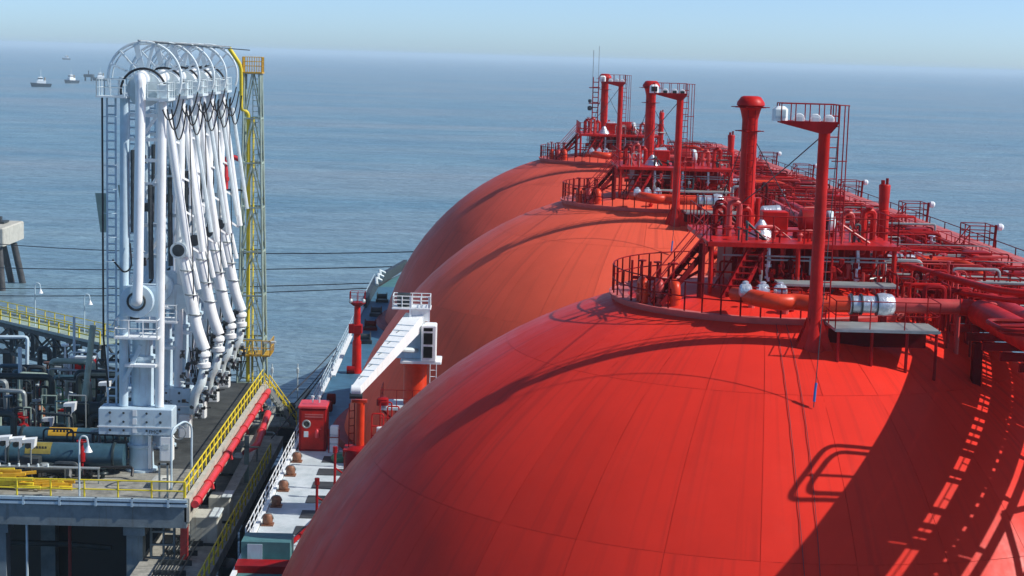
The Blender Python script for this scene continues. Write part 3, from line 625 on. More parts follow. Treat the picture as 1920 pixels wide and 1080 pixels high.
# trunk with pale walkway top
for i in range(20):
    ya = 62+i*5.75
    plate('trunk_side', 12.15, 12.3, ya+.01, ya+5.74, 18.2, 19.80, 'red2')
    plate('walkway_plate', 12.1, 13.6, ya+.02, ya+5.73, 19.81, 19.88, 'pink')
plate('trunk_beam', 12.4, 13.4, 62, 177, 18.0, 19.79, 'deepred')
rail_mesh(MB(), [U(13.5,62,19.88), U(13.5,150,19.88)], .35, 3, .03, (1.0,)).build('walkway_kerb', 'deepred', ship, org=U(13.5,100,19.9))
def cage(y):
    q = rail_mesh(MB(), [U(12.3,y,19.88), U(13.5,y,19.88), U(13.5,y+1.6,19.88), U(12.3,y+1.6,19.88), U(12.3,y,19.88)], 1.0, .8, .03, (1.0,.66,.33))
    q.tube([U(12.3,y,20.5), U(11.4,y-.3,19.4)], .03, 5).tube([U(12.3,y,20.9), U(11.2,y-.3,19.6)], .03, 5)
    q.tube([U(13.5,y,19.88), U(13.55,y,20.95)], .07, 6)
    c = q.build('lamp_cage', 'red2', ship, org=U(12.9,y,19.88))
    MB().lathe([(.08,-.15),(.17,-.1),(.18,.05),(.1,.14)], U(13.75,y,20.85), 'x', 10).build('floodlight', 'white', c)
    return c
cg = cage(80.5)
for y in (93.0, 109.5, 126, 142): copy_tree(cg, ship, (0, y-80.5, 0))
# floodlights and leg near the right edge
lp = MB().tube([U(7.9,47.5,17.2), U(7.9,47.5,19.1)], .07, 8).build('lamp_bracket', 'red2', ship, org=U(7.9,47.5,19))
for dy, dz in ((0,-.2),(.9,-1.0)):
    MB().lathe([(.10,-.2),(.24,-.12),(.28,.1),(.22,.14)], U(7.8,47.3-dy,18.2+dz), 'y', 12).build('floodlight', 'black', lp)
# curved handrail loops standing out from the passage edge
for (ua, ub, ya, yb, r) in ((4.95,6.4,50.9,52.8,.09),):
    for s_, zz in ((0,20.45),(.22,20.3)):
        MB().tube(bend([U(6.9,ya+s_,zz), U(ua+s_,ya+s_,zz), U(ua+s_,yb-s_,zz), U(6.9,yb-s_,zz)], .45, 5), .075, 7).build('hand_loop', 'red2', ship, org=U(5.6,52,zz))
    MB().tube([U(5.1,51.7,20.45), U(6.6,51.7,20.45)], .05, 6).build('hand_loop', 'red2', ship, org=U(5.6,52.2,20.4))

# ---- deck crane
cxp, cyp = -3.2, 87.0
cr = MB().lathe([(.75,DK),(.72,-19.2),(.60,-18.9),(.60,-15.95),(.68,-15.9),(.68,-15.75)], (cxp,cyp,0), n=24).build('deck_crane', 'orange', ship, org=(cxp,cyp,DK))
pl = MB().cb(cxp-1.75, cxp+1.6, cyp-1.1, cyp+1.1, -18.15, -18.0, .02).build('crane_gallery', 'offwhite', cr, smooth=False)
rail_mesh(MB(), [(cxp-1.7,cyp+1.0,-18),(cxp-1.7,cyp-1.05,-18),(cxp+1.55,cyp-1.05,-18),(cxp+1.55,cyp+1,-18)], .9, .85, .02).build('railing', 'red2', cr)
mb = MB(); mb.beam((cxp-1.6,cyp-.9,-18.2),(cxp-.5,cyp-.3,-19.4),.1); mb.beam((cxp+1.4,cyp-.9,-18.2),(cxp+.5,cyp-.3,-19.4),.1); ladder(mb,(cxp-.95,cyp-.3,-21.5),(cxp-.95,cyp-.3,-18.2),(0,1,0),.5); mb.build('bracket', 'red2', cr)
MB().cb(cxp-1.9, cxp-1.3, cyp-1.25, cyp-.8, -17.9, -17.5, .08).build('winch', 'red2', cr)
MB().cb(cxp-.75, cxp+1.35, cyp-.9, cyp+.9, -15.74, -15.6, .03).build('cab_deck', 'white', cr, smooth=False)
MB().prism([(cxp-1.0,-15.58),(cxp+.45,-15.58),(cxp+.3,-14.2),(cxp-.25,-13.7),(cxp-.6,-14.0)], cyp-.2, cyp+.7, 'y').build('slewing_house', 'bluewhite', cr, smooth=False)
cab = MB().cb(cxp+.30, cxp+1.08, cyp-.95, cyp+.15, -15.58, -13.72, .05)
cb_ = cab.build('cab', 'white', cr, smooth=False)
for za, zb in ((-15.40,-14.82),(-14.70,-14.12),(-14.02,-13.85)):
    MB().cb(cxp+.42, cxp+.88, cyp-.975, cyp-.955, za, zb, .008).build('window', 'glass', cb_, smooth=False)
for za, zb in ((-15.1,-14.3),):
    MB().bx(cxp+.283, cxp+.298, cyp-.8, cyp-.1, za, zb).build('window', 'glass', cb_, smooth=False)
mb = MB(); ladder(mb, (cxp+.95,cyp-.95,-16.7), (cxp+.95,cyp-.95,-15.7), (1,0,0), .32, .28, .02); mb.build('ladder', 'white', cr)
# boom: tapered box girder down to its crutch
bh = Vector((cxp-.1, cyp-.2, -13.65)); bt = Vector((-5.72, 78.6, -15.8)); d = (bt-bh).normalized()
def girder(p, q, w0, h0, w1, h1):
    sx = d.cross(Vector((0,0,1))).normalized(); sz = sx.cross(d).normalized(); vs = []
    for P_, ww, hh in ((p,w0,h0),(q,w1,h1)):
        vs += [P_-sx*ww/2-sz*hh/2, P_+sx*ww/2-sz*hh/2, P_+sx*ww/2+sz*hh/2, P_-sx*ww/2+sz*hh/2]
    return MB().add(vs, [(3,2,1,0),(4,5,6,7),(0,1,5,4),(1,2,6,5),(2,3,7,6),(3,0,4,7)])
gb = girder(bh-d*.2, bh.lerp(bt,.96), 1.0, .75, .42, .4).build('boom', 'white', cr, smooth=False)
mb = MB()
sx = d.cross(Vector((0,0,1))).normalized(); sz = sx.cross(d).normalized()
for i in range(2, 12):
    t = i/13; p = bh.lerp(bt, t); wq = 1.0-.58*t; hq = .77-.36*t
    MB().beam(p-sx*wq/2+sz*hq/2, p+sx*wq/2+sz*hq/2, .05, .03).build('rib', 'bluewhite', gb)
    if i % 2: mb.beam(p+sx*.05+sz*(hq/2+.01), p+d*.3+sx*.12+sz*(hq/2+.01), .05, .02)
tag(mb.build('stencil_mark', 'galv', gb), kind='stuff')
tp = bh.lerp(bt, .97); MB().lathe([(.20,-.26),(.25,-.22),(.25,.22),(.20,.26)], tp, 'x', 14).build('boom_head', 'white', gb)
MB().lathe([(.15,-.3),(.15,.3)], tp-Vector((.0,.1,.25)), 'x', 10).build('sheave', 'dark', gb)
MB().tube([bh+Vector((.15,-.1,-1.5)), bh.lerp(bt,.3)+Vector((.1,0,-.4))], .13, 8).build('luffing_ram', 'offwhite', cr)
# gallery on top of the boom heel
tg = MB().cb(cxp-1.25, cxp+.75, cyp-.6, cyp+.7, -12.98, -12.9, .02).build('top_gallery', 'white', cr, smooth=False)
rail_mesh(MB(), [(cxp-1.2,cyp+.6,-12.9),(cxp-1.2,cyp-.55,-12.9),(cxp+.7,cyp-.55,-12.9),(cxp+.7,cyp+.6,-12.9),(cxp-1.2,cyp+.6,-12.9)], .6, .45, .028, (1,.66,.33)).build('railing', 'white', cr)
MB().bx(cxp-.35, cxp-.25, cyp-.56, cyp-.5, -13.6, -12.3).bx(cxp+.6,cxp+.7,cyp-.56,cyp-.5,-13.6,-12.3).bx(cxp-.25,cxp+.6,cyp-.4,cyp+.4,-13.6,-12.98).build('frame', 'white', cr, smooth=False)
MB().lathe([(.3,-.45),(.36,-.42),(.36,.2),(.3,.25)], (cxp-.55,cyp,-12.55), 'x', 12).build('winch_drum', 'dark', cr)
# boom crutch
CKX, CKY = -5.45, 79.0
ck = MB().lathe([(.2,DK),(.2,-16.35)], (CKX,CKY,0), n=14).bx(CKX-.4,CKX+.3,CKY-.15,CKY+.15,-16.34,-16.2).build('boom_crutch', 'orange', ship, org=(CKX,CKY,DK))
mb = MB(); ladder(mb, (CKX-.4,CKY,-20), (CKX-.4,CKY,-16.4), (1,.6,0), .28); mb.build('ladder', 'red2', ck)
MB().lathe([(.3,DK),(.3,-20.4),(.62,-20.2),(.66,-18.9),(.6,-18.55),(.3,-18.4)], (CKX-.05,CKY-.1,0), n=16).build('crutch_base', 'red2', ck)
MB().bx(CKX-.75,CKX+.9,CKY-.5,CKY+.7,-18.62,-18.54).build('crutch_step', 'red2', ck, smooth=False)
for i, (x, y, h) in enumerate(((-4.95,79.6,1.5),(-4.6,80.4,1.9),(-4.3,81.4,1.5),(-3.9,81.0,1.3))):
    z = -18.5
    q = MB().tube(bend([(x,y,DK),(x,y,z+h),(x+.55,y,z+h),(x+.55,y,DK)], .1, 3), .035, 6).tube([(x,y,z+h*.6),(x+.55,y,z+h*.6)], .03, 6).tube([(x,y,z+h*.3),(x+.55,y,z+h*.3)], .03, 6)
    q.build('pipe_frame', 'red', ship, org=(x,y,DK))
MB().cb(-4.7,-4.3,79.3,79.6,-17.9,-17.6,.04).build('lamp_box', 'offwhite', ship)
# ---- red deck cabin
cbx = MB().cb(-10.66, -9.02, 101.0, 102.9, DK+.03, -21.35, .08).build('deck_cabin', 'red2', ship, org=(-9.8,102,DK), smooth=False)
MB().cb(-10.72, -8.96, 100.95, 102.95, -21.34, -21.2, .04).build('roof', 'pipered', cbx, smooth=False)
MB().bx(-10.5, -9.15, 100.975, 100.995, DK+.15, -21.5).build('door_panel', 'red', cbx, smooth=False)
MB().torus((-10.2,100.95,-22.3), .22, .05, 'y', 18, 6).build('porthole_ring', 'galv', cbx)
MB().lathe([(.2,0),(.001,.02)], (-10.2,100.95,-22.3), 'y', 16).build('porthole', 'glass', cbx)
MB().bx(-10.35, -10.08, 100.94, 100.97, -23.1, -22.75).build('notice', 'offwhite', cbx, smooth=False)
MB().lathe([(.1,0),(.12,.05),(.12,.4),(.05,.5)], (-9.55,100.85,-23.1), n=10).bx(-9.6,-9.3,100.86,100.9,-22.6,-22.55).build('fire_extinguisher', 'pipered', cbx)
for i in range(2): MB().bx(-10.3, -9.2, 100.95, 100.97, -21.75-.14*i, -21.68-.14*i).build('name_strip', 'pink', cbx, smooth=False)
for x in (-9.9,-9.5): MB().tube([(x,101.6,-21.1),(x,101.6,-20.75)], .05, 6).lathe([(.1,0),(.1,.1)], (x,101.6,-20.78), n=8).build('roof_fitting', 'offwhite', cbx)
for i in range(3):
    z = DK+.05+i*.55
    MB().cb(-8.75, -8.25, 100.7, 101.2, z, z+.5, .04).build('raft_case', 'white', ship, org=(-8.5,101,z), smooth=False)
MB().tube([(-8.8,100.6,DK),(-8.8,100.6,DK+1.5)], .03, 5).tube([(-8.2,100.6,DK),(-8.2,100.6,DK+1.5)], .03, 5).tube([(-8.8,100.6,DK+1),(-8.2,100.6,DK+1)], .03, 5).build('raft_rack', 'red2', ship)
# thin red posts with rollers over the side deck
for x, y, h in ((-7.7,92.0,2.1),(-8.15,86.5,1.7),(-6.8,97.0,3.2),(-7.0,90.0,2.4)):
    MB().tube([(x,y,DK),(x,y,DK+h)], .07, 6).lathe([(.13,0),(.13,.35)], (x,y,DK+h), n=8).tube([(x,y,DK+h*.6),(x+1.2,y+1.0,DK+.1)], .05, 5).build('manifold_post', 'red2', ship, org=(x,y,DK))
MB().tube([(-9.1,79.5,DK+.2),(-6.2,86.5,DK+1.7)], .12, 8).tube([(-8.1,82,DK),(-7.9,82.2,DK+1.0)], .06, 6).build('manifold_pipe', 'red2', ship, org=(-8,82,DK))
MB().lathe([(.45,0),(.5,.3),(.3,.5)], (-8.0,98.6,DK+.03), n=14).build('capstan', 'green', ship, org=(-8,98.6,DK))
# ---- port floodlight mast
pm = MB().lathe([(.42,DK),(.36,DK+.5),(.33,DK+2.4),(.26,DK+2.6),(.24,DK+5.0),(.2,DK+5.4)], (-9.1,126.8,0), n=16).build('side_mast', 'red', ship, org=(-9.1,126.8,DK))
MB().lathe([(.35,DK+5.15),(.6,DK+5.35),(.6,DK+5.42)], (-9.1,126.8,0), n=12).build('top_platform', 'red2', pm)
rail_mesh(MB(), [(-9.65,126.3,DK+5.4),(-8.55,126.3,DK+5.4),(-8.55,127.3,DK+5.4),(-9.65,127.3,DK+5.4),(-9.65,126.3,DK+5.4)], .8, .5, .025).build('railing', 'red2', pm)
MB().cb(-9.6,-8.7,126.4,127.1,DK+3.1,DK+3.75,.06).bx(-9.7,-9.3,126.3,126.5,DK+3.1,DK+3.8).build('control_box', 'red2', pm)
MB().lathe([(.1,-.1),(.17,0),(.1,.12)], (-9.55,126.2,DK+5.6), 'x', 8).lathe([(.1,-.1),(.17,0),(.1,.12)], (-8.6,126.2,DK+5.6), 'x', 8).build('floodlight', 'offwhite', pm)
MB().lathe([(.3,-.3),(.3,.3)], (-9.5,126.5,DK+.3), 'x', 12).build('winch', 'red2', pm)
gw = MB().beam((-10.6,124.0,DK+.3), (-9.85,130.5,DK+2.2), .28, .1).build('gangway', 'white', ship, org=(-10,126,DK))
# rollers, bulwark and winch towards the bow
for y in (112,114.5):
    MB().lathe([(.3,-.3),(.38,-.25),(.38,.25),(.3,.3)], (-9.9,y,DK+.5), 'x', 12).build('mooring_roller', 'deepred', ship, org=(-9.9,y,DK))
for i, y in enumerate((140,147,155,164)):
    MB().lathe([(.35,-.5),(.45,-.45),(.25,-.4),(.25,.4),(.45,.45),(.35,.5)], (-9.4,y,DK+.6), 'x', 12).bx(-10,-8.8,y-.3,y+.3,DK,DK+.3).build('mooring_winch', ('dark','deepred','dark','tealdark')[i], ship, org=(-9.4,y,DK))
MB().prism([(-11.0,160),(-10.9,176),(-8.6,191),(-8.2,191),(-10.4,176),(-10.6,160)], DK, DK+.95).build('bow_bulwark', 'dark', ship, smooth=False)
for y in (170, 173, 176): MB().tube([(-10.3,y,DK+.9),(-10.4,y+.6,DK+1.5),(-9.9,y+1,DK+1.2)], .16, 6).build('fairlead', 'offwhite', ship, org=(-10.3,y,DK))

# ================================================================== JETTY
JZ = -25.0; JX = -15.95; JY0 = 92.8; JY1 = 127.5; JL = -58
jt = thing('jetty_platform', 'concrete jetty head with blue grey edge beam carrying the white loading arms', 'jetty', (-30,110,WATER))
for i in range(7):
    for j in range(5):
        xa = JX-.25-(i+1)*6.0; ya = JY0+.3+j*6.9
        if xa < JL-1: continue
        MB().bx(xa+.02, xa+5.98, ya+.02, ya+6.88, JZ-.45, JZ).build('deck_slab', 'conc' if (j == 0) else 'concshade', jt, org=(xa+3,ya+3,JZ), smooth=False)  # front row pale as sunlit, rows behind coloured dark for shade
MB().bx(JL, JX, JY0-.2, JY0+.28, JZ-1.55, JZ+.02).build('edge_beam', 'concblue', jt, smooth=False)
MB().bx(JL, JX+.05, JY0-.32, JY0-.205, JZ-.32, JZ-.16).bx(JL, JX+.05, JY0-.34, JY0-.205, JZ-.06, JZ+.1).build('edge_channel', 'bluewhite', jt, smooth=False)
x = JX-1
while x > JL: MB().bx(x-.06, x+.06, JY0-.35, JY0-.21, JZ-.36, JZ+.1).build('bracket', 'bluewhite', jt, smooth=False); x -= 2.0
MB().bx(JX-.12, JX+.16, JY0-.2, JY1, JZ-1.2, JZ+.16).build('edge_beam', 'concpale', jt, smooth=False)
for yb in (97, 104, 111, 118, 125): MB().bx(JL, JX-.3, yb, yb+.7, JZ-1.5, JZ-.47).build('cross_beam', 'concblue', jt, smooth=False)
for xc in (-18.9, -26.5, -34, -42, -50):
    for yc in (93.4, 104.3, 118.3):
        c = MB().bx(xc-.45, xc+.45, yc-.45, yc+.45, WATER-1, JZ-2.1).build('column', 'concblue', jt, org=(xc,yc,WATER), smooth=False)
        MB().bx(xc-.6, xc+.6, yc-.6, yc+.6, JZ-2.1, JZ-1.56).build('capital', 'concblue', c, smooth=False)
MB().bx(-16.4,-16.0,93.2,93.6,WATER-1,JZ-1.6).build('pipe_riser', 'pileruddy', jt, smooth=False)
for xx in (-23.0, -27.5): MB().tube([(xx,95,WATER),(xx,95,JZ-1.4)], .1, 8).build('riser_pipe', 'pileruddy' if xx > -25 else 'concblue', jt)
lp_ = MB().tube([(-24.9,93.0,JZ-1.6),(-24.9,93.0,-30.2)], .07, 6).build('hanging_lamp', 'bluewhite', jt)
MB().lathe([(.08,0),(.22,-.08),(.22,-.14)], (-24.9,93,-30.15), n=10).build('shade', 'white', lp_)
mb = MB(); mb.tube([(-18.1,93.6,WATER),(-18.1,93.6,JZ-1.6)], .08, 6); mb.tube([(-16.8,93.6,WATER),(-16.8,93.6,JZ-1.6)], .08, 6); mb.tube([(-17.4,93.6,-31),(-17.4,93.6,JZ-1.6)], .07, 6)
for i in range(8): mb.bx(-18.1,-16.8,93.5,93.7,JZ-2.1-i*.75,JZ-2.0-i*.75)
mb.build('access_ladder', 'concblue', jt)
# under-deck pipes faintly visible
for i, (x_, z_) in enumerate(((-20.5,-28.2),(-24,-29.5),(-30,-28.8),(-34,-30.5))):
    MB().tube([(x_-6,99,z_),(x_,99,z_),(x_+2.5,99,z_-.2)], .18, 8).build('under_deck_pipe', ('dark','tealdark','pileruddy','dark')[i], jt)

MB().bx(JL, JX-.4, 105.2, 105.6, WATER-1, JZ-1.55).build('added_dark_wall', 'black', jt, smooth=False)  # added near-black wall, fills the opening under the deck with darkness
fr = thing('yellow_railing', 'yellow handrail along the near front edge of the jetty deck', 'railing', (-30,JY0-.05,JZ))
rail_run(fr, [(-57,JY0-.05,JZ+.1),(JX-.1,JY0-.05,JZ+.1)], .95, 'yellow', 1.85, .055, (1.0,.45))
sr = thing('yellow_railing', 'long yellow handrail receding along the ship side edge of the jetty deck', 'railing', (JX-.3,110,JZ))
rail_run(sr, [(JX-.2,JY0+.2,JZ+.1),(JX-.2,JY1-.3,JZ+.1)], .95, 'yellow', 1.5, .055, (1.0,.5))
fm = thing('fire_main', 'bright red pipe bolted outside the jetty edge below the yellow handrail', 'pipe', (JX+.4,110,JZ-.5))
MB().tube([(JX+.42,JY0+.1,JZ-.25),(JX+.42,JY1-2.2,JZ-.25)], .22, 14).build('pipe', 'pipered', fm)
for i in range(9):
    y = JY0+1+i*3.7; MB().lathe([(.29,-.05),(.29,.05)], (JX+.42,y,JZ-.25), 'y', 14).build('flange', 'pipered', fm)
    if i % 2: MB().tube([(JX+.42,y+1,JZ-.25),(JX+.55,y+1,JZ-.8)], .1, 6).build('nozzle', 'pipered', fm)
for i in range(12): y = JY0+.8+i*2.8; MB().beam((JX+.17,y,JZ-.6),(JX+.6,y,JZ-.5),.1).build('bracket', 'dark', fm)

# ---- loading arms
def loading_arm(tilt):
    B = Vector((-19.83, 99.6, JZ)); 
    def P(x, z, y=0): return (B.x+x, B.y+y, B.z+z)
    t = thing('loading_arm', '', 'loading arm', B, 'white marine loading arms on the jetty')
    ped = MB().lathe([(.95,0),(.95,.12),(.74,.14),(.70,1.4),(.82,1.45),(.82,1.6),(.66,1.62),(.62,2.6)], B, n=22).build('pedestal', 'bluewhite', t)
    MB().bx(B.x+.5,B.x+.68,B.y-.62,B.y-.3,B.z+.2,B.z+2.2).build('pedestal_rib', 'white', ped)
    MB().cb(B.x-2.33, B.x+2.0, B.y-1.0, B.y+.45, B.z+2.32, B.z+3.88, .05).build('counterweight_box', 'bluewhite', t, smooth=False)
    box = t.children[-1]
    MB().bx(B.x-2.38, B.x+1.9, B.y-1.04, B.y-1.003, B.z+2.75, B.z+2.82).build('seam_strip', 'white', box, smooth=False)
    for i, xx in enumerate((-1.65,-.85,.5,1.3)):
        for j in range(3):
            MB().lathe([(.085 if i in (0,3) else .06,0),(.07,-.03)], P(xx, 2.58+j*.52, -1.003), 'y', 8).build('bolt_hole', 'dark', box)
    for j in range(3): MB().bx(B.x-.32, B.x-.08, B.y-1.03, B.y-1.002, B.z+2.45+j*.5, B.z+2.8+j*.5).build('lug_plate', 'white', box, smooth=False)
    MB().cb(B.x+1.25, B.x+2.02, B.y-1.0, B.y-.35, B.z+.8, B.z+2.28, .08).build('cabinet', 'white', t, smooth=False)
    MB().bx(B.x+1.45, B.x+1.8, B.y-1.02, B.y-1.003, B.z+1.5, B.z+1.8).build('cabinet_plate', 'offwhite', t.children[-1], smooth=False)
    MB().lathe([(.66,3.9),(.66,6.6),(.78,6.7),(.78,6.85),(.6,6.9),(.6,8.0)], (B.x,B.y+.35,B.z), n=22).build('riser_drum', 'bluewhite', t)
    MB().beam(P(-.9,5.4,-.6), P(.1,7.6,-.6), .22).build('brace', 'bluewhite', t)
    mb = MB().bx(B.x-.8,B.x+1.0,B.y-.95,B.y-.2,B.z+6.35,B.z+6.5); mb.build('lower_shelf', 'white', t, smooth=False)
    # twin columns with ties
    cl = MB().tube([P(-.98,3.9,-.35),P(-.95,22)], .27, 12).build('column', 'bluewhite', t)  # left column bluer, its shade put into the colour
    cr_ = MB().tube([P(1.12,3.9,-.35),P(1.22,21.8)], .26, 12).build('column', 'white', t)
    for z in (10.9, 12.8, 14.6, 17.0, 18.4, 19.6, 21.0): MB().beam(P(-.9,z,.2), P(1.15,z,.2), .2).build('tie_beam', 'white', t)
    for z in (5.2, 8.6): MB().beam(P(-1.75,z,.1), P(-.95,z+1.2,.1), .1).build('diagonal', 'bluewhite', t)
    for z in (11.0, 14.8, 18.4): MB().beam(P(-.85,z,.3), P(1.1,z+3.0,.3), .16).build('diagonal', 'white', t)
    # walk platform
    mb = MB().bx(B.x-1.35,B.x+1.2,B.y-1.3,B.y+.6,B.z+8.05,B.z+8.17); pp = mb.build('platform', 'white', t, smooth=False)
    rail_mesh(MB(), [P(-1.3,8.17,.5),P(-1.3,8.17,-1.25),P(1.15,8.17,-1.25),P(1.15,8.17,.5)], 1.0, .8, .035).build('railing', 'white', pp)
    # inner arm pipe and swivel disc
    MB().tube(bend([P(-.1,10.3,-1.2),P(.05,10.3,-1.45),P(.08,11.4,-1.35),P(.15,23.2,-.9),P(.15,23.35,-.2)], .5), .29, 14).build('inboard_pipe', 'white', t)
    for z in (13.2, 17.2, 19.8): MB().torus(P(.1,z,-1.22+(z-11)*.035), .31, .045, 'z', 16, 5).build('pipe_clamp', 'galv', t)
    sw = MB().lathe([(.45,-1.0),(.95,-.98),(.98,-.9),(.98,-.55),(.9,-.5)], P(-.1,10.25), 'y', 28).build('swivel_disc', 'bluewhite', t)
    MB().torus(P(-.1,10.25,-1.02), .5, .07, 'y', 24, 6).build('bearing_ring', 'dark', sw)
    MB().bx(B.x-.95,B.x+1.05,B.y-.5,B.y+.6,B.z+9.3,B.z+11.1).build('swivel_housing', 'bluewhite', t, smooth=False)
    # apex wheel and sheave ring
    MB().lathe([(.25,-.15),(1.0,-.12),(1.0,.12),(.25,.15)], P(.2,22.5), 'y', 28).build('apex_wheel', 'offwhite', t)
    MB().torus(P(.2,22.4,-.35), 1.3, .07, 'y', 26, 6, R(-10), R(190)).build('wheel_guard', 'black', t)
    MB().lathe([(.3,-.9),(.42,-.85),(.42,-.2),(.3,-.15)], P(.15,23.1), 'y', 16).build('apex_swivel', 'white', t)
    rg = MB().torus(P(.1,23.1,.5), 2.12, .08, 'y', 40, 6, R(-20), R(200)).build('sheave_ring', 'offwhite', t)
    for a in (20,48,76,104,132,158): 
        MB().beam(P(.1+.3*math.cos(R(a)),23.1+.3*math.sin(R(a)),.5), P(.1+2.1*math.cos(R(a)),23.1+2.1*math.sin(R(a)),.5), .32 if a > 90 else .18, .1).build('spoke', 'offwhite', rg)
    MB().torus(P(.1,23.1,1.1), 2.0, .04, 'y', 36, 5, R(0), R(180)).build('inner_ring', 'offwhite', rg)
    for a in (70,110): MB().beam(P(.1+2.1*math.cos(R(a)),23.1+2.1*math.sin(R(a)),.5), P(.1+2.0*math.cos(R(a)),23.1+2*math.sin(R(a)),1.1), .08).build('ring_tie', 'offwhite', rg)
    tpz = 22.0
    pa = MB().bx(B.x-2.35,B.x-.6,B.y-1.3,B.y+.9,B.z+tpz,B.z+tpz+.1).bx(B.x+.55,B.x+1.8,B.y-1.3,B.y+.9,B.z+tpz-.1,B.z+tpz+.05).build('top_platform', 'offwhite', t, smooth=False)
    rail_mesh(MB(), [P(-.7,tpz+.1,-1.25),P(-2.3,tpz+.1,-1.25),P(-2.3,tpz+.1,.85),P(-.7,tpz+.1,.85)], .95, .8, .03).build('railing', 'offwhite', pa)
    rail_mesh(MB(), [P(.6,tpz,-1.25),P(1.75,tpz,-1.25),P(1.75,tpz,.85)], .95, .8, .03).build('railing', 'offwhite', pa)
    MB().cb(B.x+1.05,B.x+1.7,B.y-.9,B.y-.2,B.z+tpz+.06,B.z+tpz+.85,.06).build('hydraulic_box', 'offwhite', t)
    # ladder, cables, hydraulic cylinders
    mb = MB(); ladder(mb, P(-1.75,3.9,.1), P(-1.75,22,.1), (1,0,0), .5, .5, .065); mb.build('ladder', 'bluewhite', t)
    mb = MB()
    for z in range(7): mb.torus(P(-1.75,12.5+z*1.4,-.25), .38, .02, 'z', 12, 4, R(-180), R(0))
    mb.build('ladder_cage', 'bluewhite', t)
    MB().tube([P(-2.12,22,-.6),P(-2.12,8,-.5),P(-1.9,5,-.3)], .06, 6).build('cable', 'black', t)
    MB().tube([P(-.45,19,-.2),P(-.45,14.2,-.2)], .13, 8).build('hydraulic_cylinder', 'dark', t)
    MB().tube([P(.55,17,-.2),P(.62,11.5,-.2)], .15, 8).build('hydraulic_cylinder', 'dark', t)
    MB().tube(bend([P(-.55,13.6,-.5),P(-.4,12.2,-.8),P(-.9,11.8,-.5),P(-1.6,12.6,-.4)], .5), .05, 6).build('hose', 'black', t)
    for i in range(0):
        MB().bx(B.x-2.5,B.x-1.9,B.y+.3,B.y+.4,B.z+14.2+i*.55,B.z+14.65+i*.55).build('vane_panel', 'tealdark', t, smooth=False)
    MB().prism([(B.x-2.75,B.z+16.4),(B.x-2.1,B.z+16.4),(B.x-2.1,B.z+14.1),(B.x-2.45,B.z+14.1)], B.y+.3, B.y+.38, 'y').build('vane_panel', 'towergreen', t, smooth=False)
    for z in (7.2,9.0,12.2,15.4,18.2): MB().cb(B.x-.7+(z*7%3)*.3,B.x-.2+(z*7%3)*.3,B.y+.1,B.y+.5,B.z+z,B.z+z+.5,.05).build('junction_box', ('dark','offwhite','galv')[int(z)%3], t)
    for i in range(3):
        MB().tube(catenary(P(1.35+.2*i,21.4,-.6+.3*i), P(2.3+.15*i,22.3-.3*i,-.4+.3*i), 1.0+.45*i, 10), .045, 6).build('hose', 'black', t)
    if tilt:
        # folded outboard arm leaning towards the ship
        MB().tube([P(.55,20.9,-.9),P(1.85,12.2,-.9)], .27, 14).build('outboard_pipe', 'white', t)
        MB().tube(bend([P(1.3,12.7,-.7),P(2.4,7.6,-.9),P(2.85,6.4,-.9)], .6), .37, 14).build('outboard_pipe', 'white', t)
        fl = MB().lathe([(.52,-.12),(.52,.12)], P(1.28,12.6,-1.15), 'y', 18).build('flange', 'offwhite', t)
        MB().lathe([(.38,0),(.01,-.02)], P(1.28,12.6,-1.28), 'y', 16).build('opening', 'dark', fl)
        for q in (.25,.55,.8): MB().torus((B.x+1.5+.95*q, B.y-.9, B.z+12.6-5*q), .38, .05, 'z', 16, 5).build('pipe_clamp', 'galv', t)
        MB().tube([P(1.3,21.3,.1),P(2.55,12.4,.1)], .2, 10).build('balance_tube', 'white', t)
        for q in (.15,.4,.65,.9): MB().beam((B.x+.45+1.1*q,B.y-.8,B.z+20.6-8.3*q),(B.x+1.3+1.25*q,B.y+.1,B.z+21.3-8.9*q-1.0),.12).build('lattice_tie', 'white', t)
        MB().tube([P(.2,19.5,.3),P(2.3,10.0,.3)], .14, 8).build('parallel_rod', 'white', t)
        for q in (.08,.28,.48,.68,.88):
            q2 = q+.14
            MB().beam((B.x-.2+2.5*q,B.y+.28,B.z+19.5-9.5*q),(B.x+.55+1.3*q2,B.y-.75,B.z+20.9-8.7*q2),.1).build('lattice_tie', 'white', t)
        MB().tube([P(1.9,20.8,.5),P(3.0,13.6,.5)], .13, 8).build('balance_tube', 'offwhite', t)
        MB().lathe([(.2,-.1),(.8,-.08),(.8,.08),(.2,.1)], P(1.1,9.6,-.6), 'y', 20).build('quadrant_wheel', 'offwhite', t)
        MB().tube([P(1.1,9.6,-.5),P(2.2,8.0,-.5),P(1.6,4.2,-.3)], .14, 8).build('strut', 'white', t)
        # triple swivel and coupler
        tsw = MB().lathe([(.34,0),(.42,-.1),(.42,-.3),(.30,-.35),(.30,-.7),(.44,-.75),(.44,-1.0),(.34,-1.05)], P(2.8,6.3,-.9), n=14).build('triple_swivel', 'white', t)
        MB().tube(bend([P(2.8,5.3,-.9),P(2.75,4.3,-1.3),P(2.3,3.6,-1.3),P(2.2,2.4,-1.0)], .5), .3, 12).build('coupler_pipe', 'offwhite', t)
        rr = random.Random(3)
